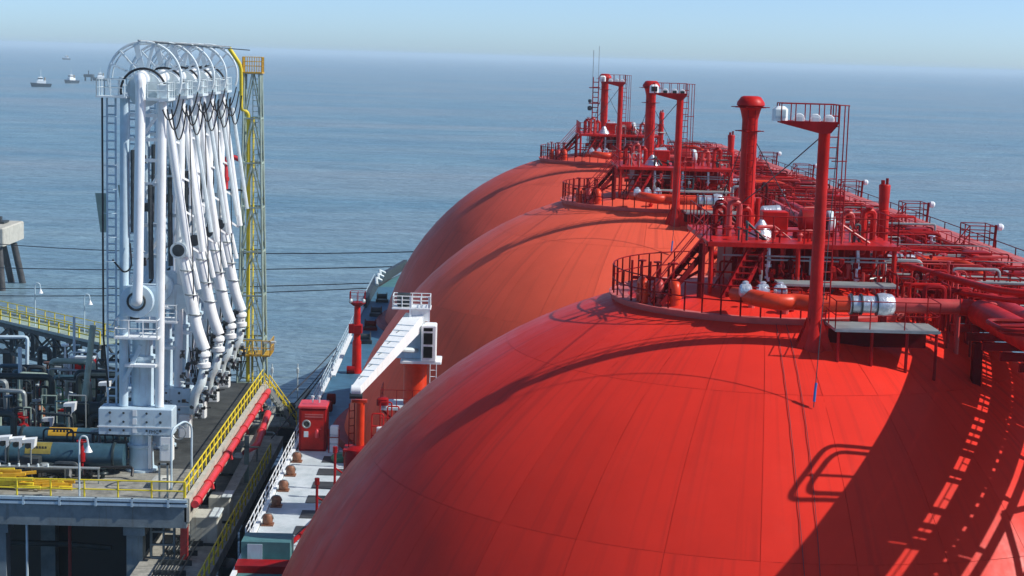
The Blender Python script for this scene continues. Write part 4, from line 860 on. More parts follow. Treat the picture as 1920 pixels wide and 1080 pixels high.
        for i in range(44):
            x_, z_, y_ = 2.3+rr.uniform(-.8,.8), rr.uniform(2.2,6.4), -1.0+rr.uniform(-.6,.5)
            (MB().lathe([(.05,-.16),(.13,-.15),(.13,-.08),(.07,-.07),(.07,.08),(.15,.09),(.15,.14),(.04,.15)], P(x_,z_,y_), rr.choice('xyz'), 7) if i % 2 else MB().cb(B.x+x_-.12,B.x+x_+.12,B.y+y_-.1,B.y+y_+.1,B.z+z_-.08,B.z+z_+.12,.02).beam(P(x_,z_,y_),P(x_+rr.uniform(-.5,.5),z_+rr.uniform(-.5,.3),y_),.06)).build('coupler_fitting', rr.choice(('dark','black','dark','offwhite')), t)
        for i in range(5):
            MB().tube(catenary(P(1.9+.2*i,6.5,-.8), P(2.9-.1*i,4.0+.3*i,-1.2), 1.0+.15*i, 8), .035, 5).build('hose', 'black', t)
        MB().tube([P(1.9,21.5,-1.1),P(2.2,9.5,-1.1),P(2.1,5,-1.0)], .035, 5).build('cable', 'black', t)
    return t
a1 = loading_arm(False)
a1['label'] = 'nearest white loading arm standing upright with large bolted counterweight box and round swivel disc'
fm_txt = bpy.data.curves.new('txt', 'FONT'); fm_txt.body = 'FMC'; fm_txt.size = .3; fm_txt.extrude = .004
tobj = bpy.data.objects.new('txt', fm_txt); col.objects.link(tobj); bpy.context.view_layer.update()
tm = bpy.data.meshes.new_from_object(tobj.evaluated_get(bpy.context.evaluated_depsgraph_get())); bpy.data.objects.remove(tobj)
tm.materials.clear(); tm.materials.append(M['dark'])
def lettering(parent, loc):
    o = bpy.data.objects.new('lettering', tm); col.objects.link(o); o.parent = parent; o.rotation_euler = (PI/2,0,0); o.location = loc
    return o
cb1 = [c for c in a1.children if c.name.startswith('counterweight_box')][0]
lettering(cb1, (.62, -1.012, 2.42))
a2 = loading_arm(True)
d2 = (0, 6.2, 0); a2.location = Vector(a2.location)+Vector(d2)
cb2 = [c for c in a2.children if c.name.startswith('counterweight_box')][0]; lettering(cb2, (.3, -1.012, 2.95))
labs = ['second loading arm from the front, its folded outer pipe leaning towards the ship',
        'third loading arm from the front, middle one of the five white arms',
        'fourth loading arm from the front, partly hidden behind the leaning middle arms',
        'farthest loading arm, its leaning pipe nearest the yellow lattice tower']
a2['label'] = labs[0]
for i, y in enumerate((111.6, 116.9, 122.1)):
    c = copy_tree(a2, None, (0, y-105.8, 0)); c['label'] = labs[i+1]
# thin connecting rail across the arm tops
ct = thing('top_link', 'thin grey pipe and struts linking the tops of the loading arms', 'pipe', (-19,112,JZ+25))
MB().tube([(-20.0,99.6,JZ+25.3),(-18.2,123.5,JZ+25.1)], .05, 6).build('pipe', 'galv', ct)
MB().tube([(-19.0,99.6,JZ+25.2),(-17.0,124.5,JZ+24.9)], .04, 6).build('pipe', 'tealdark', ct)

# ---- monitor tower
tw = thing('monitor_tower', 'tall grey green lattice tower with a yellow pipe up its middle and yellow railed top', 'tower', (-16.95,128,JZ))
bx_, by_ = -17.1, 128.0; H = 23.2; NB = 7
def leg(sx, sy, z): k = 1.0-.42*z/H; return (bx_-.1*z/H*1.0+sx*1.0*k, by_+sy*1.0*k, JZ+z)
for sx in (-1,1):
    for sy in (-1,1): MB().tube([leg(sx,sy,0), leg(sx,sy,H)], .08, 8).build('leg', 'towergreen', tw)
for i in range(NB+1):
    z = H*i/NB
    for (a, b) in (((-1,-1),(1,-1)),((1,-1),(1,1)),((1,1),(-1,1)),((-1,1),(-1,-1))):
        MB().beam(leg(*a,z), leg(*b,z), .12).build('girt', 'towergreen', tw)
        if i < NB:
            z2 = H*(i+1)/NB; top = [(p+q)/2 for p, q in zip(leg(*a,z2), leg(*b,z2))]
            MB().beam(leg(*a,z), top, .09).beam(leg(*b,z), top, .09).build('brace', 'towergreen', tw)
yp = MB().tube(bend([(bx_-.25,by_-.5,JZ),(bx_-.35,by_-.5,JZ+20.3),(bx_-.85,by_-.6,JZ+20.5),(bx_-.9,by_-.6,JZ+23.7),(bx_-1.75,by_-.9,JZ+25.0)], .4), .15, 10).build('riser', 'yellow', tw)
MB().tube([(bx_+.05,by_-.3,JZ),(bx_-.02,by_-.3,JZ+20)], .09, 8).build('riser', 'yellow', tw)
MB().bx(bx_-.85,bx_+.65,by_-.7,by_+.7,JZ+H,JZ+H+.1).build('top_platform', 'yellow2', tw, smooth=False)
rail_mesh(MB(), [(bx_-.8,by_-.65,JZ+H+.1),(bx_+.6,by_-.65,JZ+H+.1),(bx_+.6,by_+.65,JZ+H+.1),(bx_-.8,by_+.65,JZ+H+.1),(bx_-.8,by_-.65,JZ+H+.1)], 1.1, .35, .03, (1,.7,.4)).build('railing', 'yellow2', tw)
mb = MB(); ladder(mb, (bx_+.25,by_-.55,JZ), (bx_+.15,by_-.45,JZ+H), (1,0,0), .4, .4, .03); mb.build('ladder', 'towergreen', tw)
rail_mesh(MB(), [(bx_-1.1,by_-1.3,JZ+2.2),(bx_+1.5,by_-1.3,JZ+2.2),(bx_+1.5,by_+1,JZ+2.2)], 1.1, .7, .04).bx(bx_-1.1,bx_+1.5,by_-1.3,by_+1,JZ+2.1,JZ+2.19).build('mid_platform', 'yellow2', tw)
MB().bx(bx_+1.0,bx_+1.9,by_-1.2,by_-.9,JZ+3.1,JZ+3.25).build('lamp_arm', 'offwhite', tw)
mo = thing('water_monitor', 'red fire monitor on a bracket beside the lattice tower', 'fire monitor', (bx_-1.6,by_-.6,JZ+15.4))
MB().tube(bend([(bx_-2.0,by_-.6,JZ+14.6),(bx_-2.0,by_-.6,JZ+16.9),(bx_-1.4,by_-.6,JZ+17.0),(bx_-.9,by_-.6,JZ+16.8)], .3), .2, 10).build('barrel', 'pipered', mo)
MB().lathe([(.3,0),(.3,.3)], (bx_-2.0,by_-.6,JZ+16.4), n=10).lathe([(.26,0),(.3,.3)], (bx_-2.0,by_-.6,JZ+15.2), n=10).build('joint', 'pipered', mo)
MB().bx(bx_-2.3,bx_-.6,by_-.9,by_-.3,JZ+14.5,JZ+14.6).build('bracket', 'dark', mo)

# ---- lamp posts on the deck
def lamp_post(x, y, z, h, lab, m='offwhite', grp='hooked deck lamps on the jetty'):
    t = thing('lamp_post', lab, 'lamp post', (x,y,z), grp)
    MB().tube(bend([(x,y,z),(x,y,z+h),(x+.15,y,z+h+.25),(x+.42,y,z+h+.2),(x+.5,y,z+h-.3)], .25), .055, 7).build('pole', m, t)
    MB().lathe([(.05,.0),(.09,-.1),(.24,-.38),(.22,-.38)], (x+.5,y,z+h-.28), n=10).build('lamp_shade', 'white', t)
lamp_post(-21.9, 92.75, JZ+.1, 3.2, 'white hooked lamp post standing at the near front railing')
lamp_post(-39.5, 151, JZ, 3.6, 'pale lamp post on the footbridge, left of the loading arms', 'bluewhite')
lamp_post(-34.2, 147, JZ, 3.3, 'pale lamp post on the footbridge end close beside the loading arms', 'bluewhite')
# hose hoop posts near the arm base
hp_ = thing('hose_post', 'pair of slim pale posts joined by a hooped top beside the first arm', 'post', (-17.2,96,JZ))
MB().tube(bend([(-17.15,94.6,JZ),(-17.15,94.6,JZ+3.6),(-16.6,95.6,JZ+3.9),(-16.35,96.6,JZ+3.4),(-16.35,96.6,JZ)], .4), .06, 8).build('hoop', 'bluewhite', hp_)
MB().torus((-16.85,95.2,JZ+3.3), .4, .035, 'y', 18, 5).build('hose_coil', 'galv', hp_)
gp = thing('steel_gate_frame', 'small upright steel ladder frame at the near corner of the jetty', 'frame', (-17.1,93.2,JZ))
MB().bx(-17.6,-17.5,93.1,93.2,JZ-.6,JZ+2.0).bx(-17.15,-17.05,93.1,93.2,JZ-.6,JZ+2.0).build('upright', 'galv', gp)
MB().bx(-17.6,-17.05,93.1,93.2,JZ+1.9,JZ+2.0).bx(-17.5,-17.15,93.1,93.2,JZ+.9,JZ+1.0).build('crossbar', 'galv', gp)
bxs = thing('deck_box', 'low grey steel box with dark hole in its lid beside the first arm base', 'box', (-17.9,95.6,JZ))
MB().cb(-18.4,-17.4,95.2,96.4,JZ,JZ+.5,.03).build('body', 'greybeige', bxs); MB().lathe([(.15,0),(.14,.02)], (-17.7,95.5,JZ+.5), n=10).build('opening', 'dark', bxs)

# ---- big jacketed cargo pipes and steelwork left of the arms
def cargo_pipe(x0, x1, y, z, r, lab, m, label_at=None, lm_='yellow2'):
    t = thing('cargo_pipe', lab, 'pipe', ((x0+x1)/2,y,JZ))
    pts = [(x0,y,z),(x1,y,z)]
    MB().tube(pts, r, 20).build('pipe', m, t)
    for xx in (x0+1.5, (x0+x1)/2, x1-.6): MB().lathe([(r+.05,-.08),(r+.09,-.05),(r+.09,.05),(r+.05,.08)], (xx,y,z), 'x', 20).build('band', 'tealdark', t)
    for xx in (x0+2.5, x1-2.2):
        MB().bx(xx-.2,xx+.2,y-r,y+r,JZ,z-r*.75).build('support', 'tealdark', t, smooth=False)
    if label_at:
        # curved yellow flow label wrapped round the pipe
        a0, a1 = R(195), R(265); vs = []; fs = []; nn = 8
        for i in range(nn+1):
            a = a0+(a1-a0)*i/nn
            for xx in label_at: vs.append((xx, y+math.cos(a)*(r+.012)*-1*-1, z-math.sin(a)*(r+.012)))
        for i in range(nn): fs.append((2*i,2*i+1,2*i+3,2*i+2))
        MB().add(vs, fs).build('flow_label', lm_, t)
        for q in range(6):
            xx = label_at[0]+.3+q*(label_at[1]-label_at[0]-.5)/6; a = R(222)
            MB().bx(xx,xx+.12,y+math.cos(a)*(r+.03)-.01,y+math.cos(a)*(r+.03),z-math.sin(a)*r-.12,z-math.sin(a)*r+.12).build('label_mark', 'dark', t, smooth=False)
    return t
cargo_pipe(-34, -20.6, 98.6, JZ+1.02, .74, 'large teal jacketed pipe nearest the front railing with a faint yellow label', 'teal', (-26.3,-24.8), 'olive')
cargo_pipe(-34, -21.0, 102.2, JZ+1.3, .55, 'second large teal pipe with a bright yellow lettered label', 'teal', (-25.9,-24.2))
cargo_pipe(-25.2, -21.0, 106.4, JZ+2.0, .6, 'short dark pipe stub behind the first loading arm', 'tealdark')
cargo_pipe(-24.6, -21.0, 111.8, JZ+2.1, .6, 'short dark pipe stub behind the second loading arm', 'tealdark')
cargo_pipe(-24.6, -21.0, 117.0, JZ+2.1, .55, 'dark green pipe stub beside the middle loading arm', 'tealdark')
def frame_thing(x0, x1, y, z, h, lab, m='tealdark'):
    t = thing('pipe_frame', lab, 'frame', ((x0+x1)/2,y,z))
    MB().tube(bend([(x0,y,z),(x0,y,z+h),(x1,y,z+h),(x1,y,z)], .35), .2, 10).build('hoop', m, t)
    for i in range(1,4): xx = x0+(x1-x0)*i/4; MB().tube([(xx,y,z),(xx,y,z+h-.2)], .05, 6).build('upright', 'dark', t)
    MB().tube([(x0,y,z+h*.45),(x1,y,z+h*.45)], .05, 6).build('crossbar', 'dark', t)
frame_thing(-32, -27.6, 100.4, JZ, 3.0, 'dark teal pipe hoop at the far left above the near pipes')
frame_thing(-31.4, -27.0, 107, JZ, 4.0, 'tall dark steel pipe hoop in the middle of the pipe area')
frame_thing(-26.6, -24.0, 112, JZ, 3.4, 'dark pipe hoop right behind the first teal pipes near the arms')
frame_thing(-29.5, -26.6, 117, JZ, 3.2, 'olive brown pipe hoop at the back of the pipe area', 'towergreen')
# camera-like white instrument hoods
for i, (x, y, z, lab) in enumerate(((-27.25,97.0,1.75,'leftmost of three white instrument hoods in front of the near pipe'),(-26.5,97.0,1.7,'middle one of three white instrument hoods in front of the near pipe'),(-25.8,97.0,1.65,'rightmost of three white instrument hoods beside the faint yellow label'),
                                    (-25.2,104.2,2.3,'white instrument hood above the bright yellow pipe label'),(-23.9,108.0,2.9,'white instrument hood beside the dark stub behind the first arm'),(-26.8,105.2,1.1,'white bracketed fitting at the left end of the yellow labelled pipe'))):
    t = thing('instrument_hood', lab, 'instrument', (x,y,JZ), 'white instrument hoods among the pipes')
    MB().tube([(x+.1,y,JZ),(x+.1,y,JZ+z)], .05, 6).build('stand', 'galv', t)
    MB().prism([(x-.3,JZ+z+.65),(x+.42,JZ+z+.72),(x+.36,JZ+z+.2),(x+.2,JZ+z+.05),(x+.2,JZ+z+.48),(x-.3,JZ+z+.46)], y-.3, y+.3, 'y').build('hood', 'white', t, smooth=False)
    MB().lathe([(.17,-.2),(.19,.2)], (x-.03,y,JZ+z+.28), 'y', 12).build('dial', 'dark', t)
# valve skids: grouped small pipework behind
def skid(x0, x1, y0_, y1_, n, seed, lab, pal, hk=1.0):
    rr = random.Random(seed); t = thing('valve_skid', lab, 'pipework', ((x0+x1)/2,(y0_+y1_)/2,JZ))
    for i in range(n):
        x, y = rr.uniform(x0,x1), rr.uniform(y0_,y1_); h = rr.uniform(.8,3.6)*hk; L_ = rr.uniform(.6,2.6); c = rr.random()
        m = rr.choice(pal)
        if c < .42:
            q = MB().tube(bend([(x,y,JZ),(x,y,JZ+h),(x+L_,y+rr.uniform(-.5,.5),JZ+h),(x+L_,y,JZ+.2)], .25, 3), rr.choice((.06,.09,.14,.2)), 8)
            q.lathe([(.3,-.06),(.3,.06)], (x,y,JZ+h*.5), n=10); q.build('pipe_bend', m if m not in ('red2','drum') else 'tealdark', t)
        elif c < .62:
            MB().lathe([(.12,0),(.14,h*.4),(.32,h*.4),(.34,h*.5),(.3,h*.6),(.1,h*.62),(.06,h*.9),(.28,h*.9),(.28,h*.94)], (x,y,JZ), n=10).build('valve', m, t)
        elif c < .8:
            MB().cb(x,x+rr.uniform(.4,1.3),y,y+.7,JZ+h*.3,JZ+h*.3+rr.uniform(.4,1.1),.05).tube([(x+.3,y+.3,JZ),(x+.3,y+.3,JZ+h*.3)],.08,6).build('valve_actuator', m, t)
        else:
            MB().tube([(x,y,JZ),(x,y,JZ+h)], .05, 6).tube([(x,y,JZ+h),(x+L_*.7,y,JZ+h)], .05, 6).tube([(x+L_*.7,y,JZ),(x+L_*.7,y,JZ+h)], .04, 6).build('support_post', m, t)
    return t
dk = ['tealdark','dark','tealdark','teal','dark','towergreen']
skid(-31, -21.5, 104, 107.5, 46, 1, 'dark teal pipework with small valves behind the yellow labelled pipe', dk+['galv'])
skid(-33.5, -24, 108.5, 113, 44, 2, 'dense dark valve pipework with a red valve in the middle of the pipe area', dk+['red2','galv','green'])
skid(-36, -26, 114, 119.5, 46, 3, 'green and dark pipework with red and brown valves at the back left of the jetty', dk+['red2','green','drum','offwhite'])
skid(-38, -28, 120.5, 126, 46, 4, 'pale and grey pipework with white tanks at the far back of the jetty', dk+['offwhite','bluewhite','galv','white'])
skid(-30, -24.2, 96.2, 97.3, 22, 5, 'low dark pipework on the deck just behind the front railing', ['dark','tealdark','dark','galv'], .26)
skid(-25.6, -22, 113.5, 126, 26, 6, 'dark fittings and hoses between the loading arm bases', dk+['offwhite'])
skid(-31, -20.8, 99.6, 101.4, 30, 8, 'small dark valves and tubes between the two large teal pipes', ['dark','tealdark','dark','tealdark','galv'], .62)
skid(-31, -20.2, 97.0, 97.7, 24, 9, 'low black fittings along the foot of the nearest large pipe', ['dark','black','tealdark'], .2)
# separate readable items in the pipe area
for i, (x, y, h, r_, m, nm, lab, cat) in enumerate((
   (-27.9,103.6,.0,.45,'red2','red_valve','dark red round valve left of the yellow labelled pipe','valve'),
   (-22.9,97.6,-.9,.2,'red2','red_valve','small red valve under the nearest large pipe','valve'),
   (-28.2,121.5,.0,.8,'pipered','red_tank','bright red box tank just left of the first loading arm column','tank'),
   (-28.4,109.0,.0,.5,'drum','brown_vessel','brown vertical vessel among dark pipes','vessel'))):
    t = thing(nm, lab, cat, (x,y,JZ))
    if nm == 'red_tank':
        MB().cb(x-.7,x+.7,y-.5,y+.5,JZ+.4,JZ+2.6,.08).build('tank_body', 'red2', t); MB().bx(x-.7,x+.7,y-.4,y+.4,JZ+2.6,JZ+2.75).build('lid', 'offwhite', t)
        MB().bx(x-.5,x+.5,y-.4,y+.4,JZ,JZ+.4).build('foot', 'dark', t)
    else:
        MB().lathe([(r_*.5,0),(r_*.5,.8),(r_,.9),(r_,1.4),(r_*.6,1.7),(.1,1.75),(.1,2.1)], (x,y,JZ), n=14).build('body', m, t)
        MB().torus((x,y,JZ+2.1), .28, .04, 'z', 14, 5).build('hand_wheel', 'galv' if nm != 'red_valve' else 'red2', t)
# tall grey green riser near the footbridge and thin grey posts
def post(x, y, h, r_, m, lab, top=None):
    t = thing('steel_post', lab, 'post', (x,y,JZ))
    MB().tube([(x,y,JZ),(x+(top or 0),y,JZ+h)], r_, 10).build('shaft', m, t); MB().lathe([(r_*2,0),(r_*2,.05)], (x,y,JZ), n=10).build('base_plate', m, t)
post(-25.2, 107.0, 7.4, .2, 'towergreen', 'leaning grey green riser pipe left of the first loading arm', .85)
post(-30.6, 113.0, 4.8, .13, 'bluewhite', 'pale blue upright post at the left among dark valves')
post(-29.6, 124.0, 5.2, .10, 'bluewhite', 'slim pale post under the footbridge joint')
# yellow stacked steel parts and white studs near front left
ys = thing('yellow_steel_stack', 'pile of yellow painted steel pieces behind the front railing', 'steel pile', (-27.5,94.6,JZ))
rr = random.Random(11)
for i in range(64):
    x = rr.uniform(-31,-23.6); y = rr.uniform(94.0,95.4); z = JZ+.08+rr.uniform(0,1.0)*(1-max(0,x+26)/3); a = rr.uniform(-.2,.2); L_ = rr.uniform(.8,2.2)
    MB().beam((x-L_/2,y-a,z),(x+L_/2,y+a,z+rr.uniform(-.03,.1)),.16,.16).build('steel_bar', 'yellow2' if i % 3 else 'yellow', ys)
# deck puddle-grey cable trays and pipe racks close to the rail
tr = thing('cable_tray', 'flat grey cable tray with row of white studs behind the yellow steel', 'cable tray', (-27,96.0,JZ))
MB().bx(-34,-21.5,95.75,96.1,JZ+.9,JZ+.96).build('tray', 'galv', tr, smooth=False)
for i in range(7): x = -33+i*1.9; MB().bx(x,x+.08,95.9,95.98,JZ,JZ+.9).build('leg', 'galv', tr)
for i in range(12): x = -30.5+i*.55; MB().lathe([(.07,0),(.07,.14),(.03,.16)], (x,95.9,JZ+.96), n=8).build('stud', 'offwhite', tr)

# ---- trestle footbridge behind
tb = thing('trestle_bridge', 'long footbridge on a black steel truss with yellow posts behind the pipe area', 'bridge', (-45,152,JZ))
pa_, pb_ = Vector((-66.0,176.5,JZ)), Vector((-30.9,143.2,JZ)); dirb = (pb_-pa_).normalized(); sb = Vector((dirb.y,-dirb.x,0))*1.3
L_ = (pb_-pa_).length; NS = 14
for s_, nm in ((-1,'far'),(1,'near')):
    MB().beam(pa_+sb*s_-Vector((0,0,.3)), pb_+sb*s_-Vector((0,0,.3)), .25, .35).build('top_chord', 'dark', tb)
    MB().beam(pa_+sb*s_-Vector((0,0,2.7)), pb_+sb*s_-Vector((0,0,2.7)), .25, .3).build('bottom_chord', 'dark', tb)
    for i in range(NS):
        a = pa_.lerp(pb_, i/NS)+sb*s_; b = pa_.lerp(pb_, (i+1)/NS)+sb*s_
        MB().beam(a-Vector((0,0,.4)), a-Vector((0,0,2.6)), .3).build('vertical', 'dark', tb)
        MB().beam(a-Vector((0,0,.4)), b-Vector((0,0,2.6)), .16).beam(b-Vector((0,0,.4)), a-Vector((0,0,2.6)), .16).build('diagonal', 'dark', tb)
for i in range(NS):
    a = pa_.lerp(pb_, (i+.02)/NS); b = pa_.lerp(pb_, (i+.98)/NS)
    vs = [a-sb*1.05, a+sb*1.05, b+sb*1.05, b-sb*1.05]; vs = [v-Vector((0,0,.10)) for v in vs]+[v for v in vs]
    MB().add(vs, [(3,2,1,0),(4,5,6,7),(0,1,5,4),(1,2,6,5),(2,3,7,6),(3,0,4,7)]).build('deck_panel', 'towergreen', tb, smooth=False)
for s_ in (-1,1):
    rail_run(tb, [pa_+sb*s_, pb_+sb*s_], 1.1, 'yellow', 1.55, .07 if s_ > 0 else .05, (1.0,.5))
    MB().beam(pa_+sb*s_*1.02+Vector((0,0,.05)), pb_+sb*s_*1.02+Vector((0,0,.05)), .08, .2).build('kick_plate', 'galv', tb)
MB().tube([pa_+sb*1.3-Vector((0,0,1.2)), pb_.lerp(pa_,.3)+sb*1.3-Vector((0,0,1.2))], .07, 6).build('red_line', 'red2', tb)
for t_ in (.3,.66,.97):
    p = pa_.lerp(pb_, t_)
    MB().beam(p-Vector((0,0,2.8)), Vector((p.x,p.y,WATER-1)), .9).build('pier', 'pile', tb)

# ---- lower jetty walk between platform and ship
LZ = -28.6
lw = thing('lower_walkway', 'lower concrete landing below the jetty edge beside the ship', 'landing', (-16,105,LZ))
for i in range(7):
    y = 86+i*5.6; MB().bx(-18.6,-14.35,y+.02,y+5.58,LZ-.7,LZ).build('slab', 'concmid', lw, org=(-16,y,LZ), smooth=False)
for y in (88,98,108,118): 
    MB().bx(-17.6,-16.8,y,y+.8,WATER-1,LZ-.71).build('pile', 'pile', lw, smooth=False)
    MB().bx(-15.0,-14.45,y,y+.6,WATER-1,LZ-.71).build('pile', 'pile', lw, smooth=False)
for i in range(5): MB().cb(-14.33,-13.6,87+i*7.5,88.6+i*7.5,LZ-3.2,LZ-.6,.15).build('fender', 'black', lw)
lr = thing('yellow_railing', 'yellow handrail of the lower landing closest to the ship side', 'railing', (-14.4,105,LZ))
rail_run(lr, [(-14.42,86.2,LZ),(-14.42,118,LZ)], 1.05, 'yellow', 1.6, .055, (1.0,.5))
for (x,y,w_,dp,h,lab) in ((-15.6,97.2,1.6,1.8,1.7,'nearer of two beige machinery boxes on the lower landing'),(-15.45,101.8,1.3,1.4,1.6,'farther beige machinery box on the lower landing'),(-16.6,113.5,1.5,1.4,1.2,'small pale cabinet on the lower landing near its far end')):
    t = thing('machinery_box', lab, 'box', (x,y,LZ), 'boxes on the lower landing')
    MB().cb(x-w_/2,x+w_/2,y-dp/2,y+dp/2,LZ+.15,LZ+h,.05).build('body', 'greybeige', t, smooth=False)
    MB().cb(x+w_/2-.5,x+w_/2+.1,y-dp/2-.1,y+dp/2,LZ+h+.003,LZ+h+.1,.03).build('lid', 'offwhite', t, smooth=False)
    MB().bx(x-w_/2-.1,x+w_/2+.1,y-dp/2-.1,y+dp/2+.1,LZ,LZ+.14).build('skid', 'dark', t, smooth=False)
rk = thing('steel_rack', 'low dark steel pipe rack on the near part of the lower landing', 'rack', (-16,93,LZ))
for i in range(5): MB().tube([(-17.2+i*.35,88,LZ+.35),(-17.2+i*.35,96.5,LZ+.35)], .05, 6).build('pipe', 'dark', rk)
for i in range(5): MB().bx(-17.4,-15.6,88.5+i*1.9,88.6+i*1.9,LZ,LZ+.3).build('bearer', 'dark', rk)
wp = thing('walk_plank', 'pale sloping gangplank between jetty edge and lower landing', 'gangplank', (-15.4,112,LZ))
MB().beam((-15.5,100,LZ+.5),(-15.15,123,LZ+2.0),.65,.1).build('plank', 'concpale', wp, smooth=False)
MB().bx(-15.4,-15.3,105,105.1,LZ,LZ+.8).bx(-15.3,-15.2,117,117.1,LZ,LZ+1.5).build('trestle', 'galv', wp)
rp = thing('standing_pipe', 'short thick red pipe stub hanging beyond the red fire main', 'pipe', (-15.2,117,LZ))
MB().tube(bend([(-15.0,121.0,JZ-1.0),(-15.0,115.0,JZ-2.0),(-15.6,113.5,JZ-2.2)], .5), .25, 12).build('pipe', 'pipered', rp); MB().lathe([(.32,-.06),(.32,.06)], (-15.0,117.5,JZ-1.6), 'y', 12).build('flange', 'pipered', rp)
gpst = thing('grey_standard', 'tall grey green upright beside the red pipe stub', 'post', (-15.2,111,LZ))
MB().bx(-15.3,-15.0,110.9,111.1,LZ,JZ-.4).build('shaft', 'towergreen', gpst); MB().bx(-15.9,-14.3,110.9,111.0,JZ-1.2,JZ-1.1).build('crossbar', 'towergreen', gpst)
# ---- breasting dolphin with stair beyond
dl = thing('mooring_dolphin', 'dark dolphin platform with hooks beyond the jetty end, left of the red cabin', 'dolphin', (-14.8,131,WATER))
MB().bx(-17.8,-13.2,126.5,134,-29.4,-28.2).build('slab', 'conc', dl, smooth=False)
MB().bx(-14.9,-13.1,126.4,126.48,-29.3,-28.3).build('face_plate', 'dark', dl, smooth=False)
for x in (-16.8,-14.2):
    for y in (127.5,132.5): MB().tube([(x,y,WATER-1),(x,y,-29.4)], .45, 12).build('pile', 'pile', dl)
for x,y in ((-16.3,129),(-15.2,130.5),(-14.2,129.2)): MB().cb(x-.35,x+.35,y-.4,y+.4,-28.2,-27.3,.1).lathe([(.25,0),(.32,.2),(.15,.4)], (x,y,-27.3), n=10).build('mooring_hook', 'dark', dl)
MB().beam((-14.3,129.6,-27.9),(-13.3,132.8,-26.6),.4,.3).build('hook_arm', 'concpale', dl)
MB().tube(bend([(-16.0,126.3,-28.6),(-15.2,126.3,-28.6),(-15.0,126.3,-29.1),(-16.0,126.3,-29.2)], .2), .07, 6).build('grab_bar', 'offwhite', dl)
rail_mesh(MB(), [(-17.7,126.6,-28.2),(-13.3,126.6,-28.2)], 1.0, 1.4, .03).build('railing', 'towergreen', dl)
for x,y in ((-16.2,133),(-14.2,133.2)): MB().tube([(x,y,-28.2),(x,y,-24.6)], .05, 6).cb(x-.1,x+.1,y-.1,y+.1,-25.3,-24.9,.03).build('beacon_pole', 'offwhite', dl)
stt = thing('yellow_stair', 'steep stair with yellow handrails from jetty end down to the dolphin', 'stair', (-15,127,JZ))
MB().beam((-15.9,125.9,JZ-.1),(-14.0,127.3,-28.1),.1,.3).beam((-15.4,125.2,JZ-.1),(-13.6,126.6,-28.1),.1,.3).build('stringer', 'galv', stt)
for i in range(9): t_ = (i+.5)/9; p = Vector((-15.9,125.9,JZ-.1)).lerp(Vector((-14,127.3,-28.1)), t_); MB().bx(p.x,p.x+.45,p.y-.6,p.y,p.z,p.z+.04).build('tread', 'galv', stt)
for o_ in ((0,0),(.45,-.7)):
    for h in (1.0,.5): MB().tube([(-15.9+o_[0],125.9+o_[1],JZ+h),(-14.0+o_[0],127.3+o_[1],-28.1+h)], .045, 6).build('handrail', 'yellow', stt)
    for i in range(5): t_ = i/4; p = Vector((-15.9+o_[0],125.9+o_[1],JZ)).lerp(Vector((-14+o_[0],127.3+o_[1],-28.1)), t_); MB().tube([p,p+Vector((0,0,1))], .04, 6).build('post', 'yellow', stt)

# ---- concrete pile dolphin far left
cd = thing('pile_dolphin', 'pale concrete block on splayed dark piles standing in the sea at far left', 'dolphin', (-78,278,WATER))
MB().cb(-90,-74.9,268,280,-31.9,-29.0,.2).build('cap_block', 'concpale', cd, smooth=False)
for (x,y,ex,ey) in ((-76.2,270,.9,-1.5),(-78.2,270,1.3,-2.5),(-75.8,277,1.3,1),(-80.2,270,.3,-2.5),(-77.6,277,1.0,2),(-82.5,271,-.5,-2)):
    MB().tube([(x,y,-32.4),(x+ex,y+ey,WATER-1)], .55, 12).build('pile', 'pile', cd)
MB().bx(-83,-76.5,274,277,-28.9,-28.6).build('plinth', 'dark', cd)
bl = thing('blue_winch', 'blue machine with black drum on top of the concrete pile dolphin', 'winch', (-80,275,-28.6))
MB().cb(-80.9,-79.4,274,276,-28.6,-27.3,.1).build('housing', 'blue', bl); MB().lathe([(.5,-.7),(.6,-.6),(.6,.6),(.5,.7)], (-78.4,275,-28.1), 'x', 12).build('drum', 'black', bl)
MB().cb(-77.6,-77.0,274,275,-28.6,-27.8,.05).build('bollard', 'dark', bl)
# ---- mooring lines from the bow
lines = (((-6.8,193,-22.3),(-79,269.9,-31.6),.8,.07,'uppermost thin mooring line running from the ship bow to the pile dolphin'),
         ((-7.4,190,-23.6),(-100,262,-34.0),.9,.07,'second mooring line below the uppermost one, left of the ship bow'),
         ((-8.6,186,-24.9),(-100,236,-33.8),.9,.06,'third mooring line low over the water left of the ship bow'),
         ((-8.8,185,-25.3),(-100,233,-34.3),1.1,.06,'lowest mooring line just under the third one'))
for p, q, sg, r_, lab in lines:
    tag(MB().tube(catenary(p, q, sg, 24), r_, 6).build('mooring_line', 'rope', org=p), lab, 'rope', 'thin mooring lines from the ship bow')
for i, (p, q, lab) in enumerate((((-10.9,131,DK+.9),(-14.2,129.4,-27.2),'taut dark spring line from ship rail to the dolphin hook, upper one'),((-10.9,128,DK+.8),(-14.6,120,-27.6),'dark spring line from the ship rail beside the red cabin'),((-10.9,136,DK+.9),(-15.2,130.4,-27.2),'farthest spring line reaching from the ship rail to the dolphin'))):
    tag(MB().tube(catenary(p, q, .15, 10), .045, 6).build('mooring_line', 'rope', org=p), lab, 'rope', 'short lines between ship and jetty')

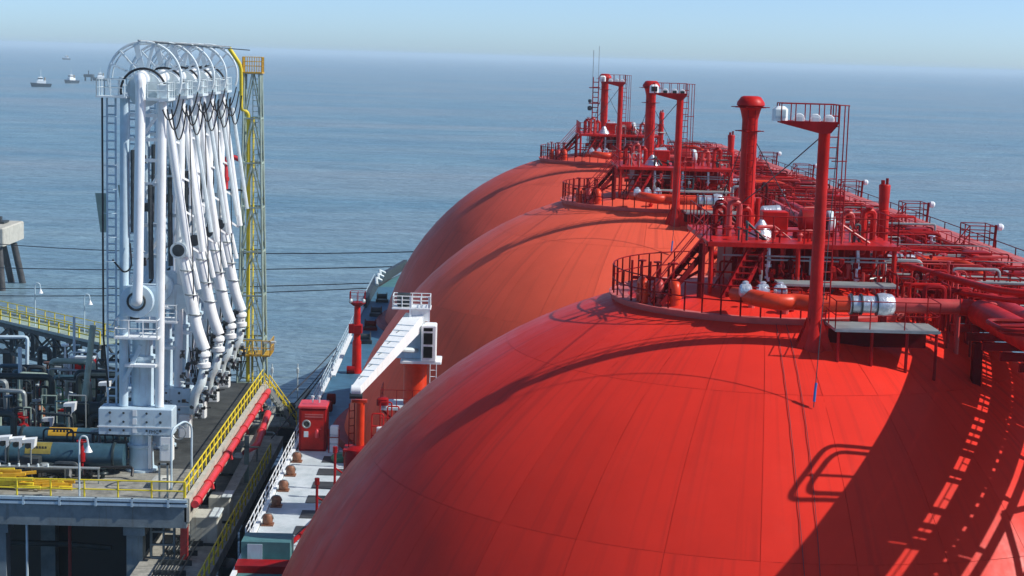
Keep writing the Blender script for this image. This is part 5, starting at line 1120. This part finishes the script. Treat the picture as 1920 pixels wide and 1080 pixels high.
# ================================================================== BOATS
def tug(x, y, s, rz, lab):
    t = thing('tugboat', lab, 'boat', (x,y,WATER), 'small boats out at sea')
    B_ = [] ; Z = 1.0
    hullp = [(-8,-2.9),(-8.4,0),(-8,2.9),(4,3.1),(7.5,2),(9.5,0),(7.5,-2),(4,-3.1)]
    n = len(hullp); vs = []
    for z, k in ((-.6,.9),(1.0,.97),(3.0,1.05)):
        for a, b in hullp: vs.append((a*k, b*k, z+(.7*max(0,a-2)/7 if z > 2 else 0)))
    fs = [tuple(range(n-1,-1,-1)), tuple(range(2*n,3*n))]+[(l*n+i, l*n+(i+1)%n, (l+1)*n+(i+1)%n, (l+1)*n+i) for l in range(2) for i in range(n)]
    def put(mb, nm, m):
        me_o = mb.build(nm, m); me_o.parent = t; me_o.location = (0,0,0); return me_o
    put(MB().add(vs, fs), 'hull', 'tugdark'); put(MB().cb(-8,8,-3.1,3.1,1.9,2.2,.1), 'fender_strip', 'black')
    put(MB().cb(-3.5,4.5,-2.2,2.2,2.4,5.6,.2), 'deckhouse', 'white'); w_ = put(MB().cb(-.8,3.4,-1.8,1.8,5.6,8.8,.3), 'wheelhouse', 'white')
    g_ = put(MB().bx(-.86,3.46,-1.86,1.86,7.0,8.0), 'window_band', 'glass')
    put(MB().lathe([(.5,0),(.6,2.8),(.45,3.0)], (-2.6,1.1,5.6), n=8).lathe([(.5,0),(.6,2.8),(.45,3.0)], (-2.6,-1.1,5.6), n=8), 'funnel', 'tugorange')
    put(MB().tube([(.8,0,8.8),(.8,0,15)], .22, 6).tube([(.8,-1.4,11.5),(.8,1.4,11.5)], .14, 5), 'mast', 'offwhite')
    put(MB().cb(5,6.6,-.7,.7,2.6,3.5,.1), 'winch', 'dark')
    t.scale = (s,s,s); t.rotation_euler = (0,0,R(rz))
tug(-395, 1540, 1.0, 195, 'tugboat with dark hull and tall white mast, leftmost of the boats at sea')
tug(-411, 1718, .95, 235, 'tugboat with broad white wheelhouse, second from left at sea')
tug(-418, 1880, .95, 200, 'dark tugboat partly hidden behind the top platform of the first loading arm')
tug(-1017, 4200, 1.15, 170, 'tiny boat farthest out on the sea near the horizon')
sd_ = thing('sea_beacon', 'small beacon platform on piles just left of the partly hidden tugboat', 'beacon', (-425,1852,WATER))
MB().cb(-430,-420,1850,1858,WATER+4,WATER+7,.3).build('platform', 'dark', sd_); 
for x in (-428.5,-422): MB().tube([(x,1852,WATER-1),(x,1852,WATER+4)], .9, 8).build('pile', 'dark', sd_)
MB().tube([(-425,1852,WATER+7),(-425,1852,WATER+11)], .5, 6).build('mast', 'dark', sd_)
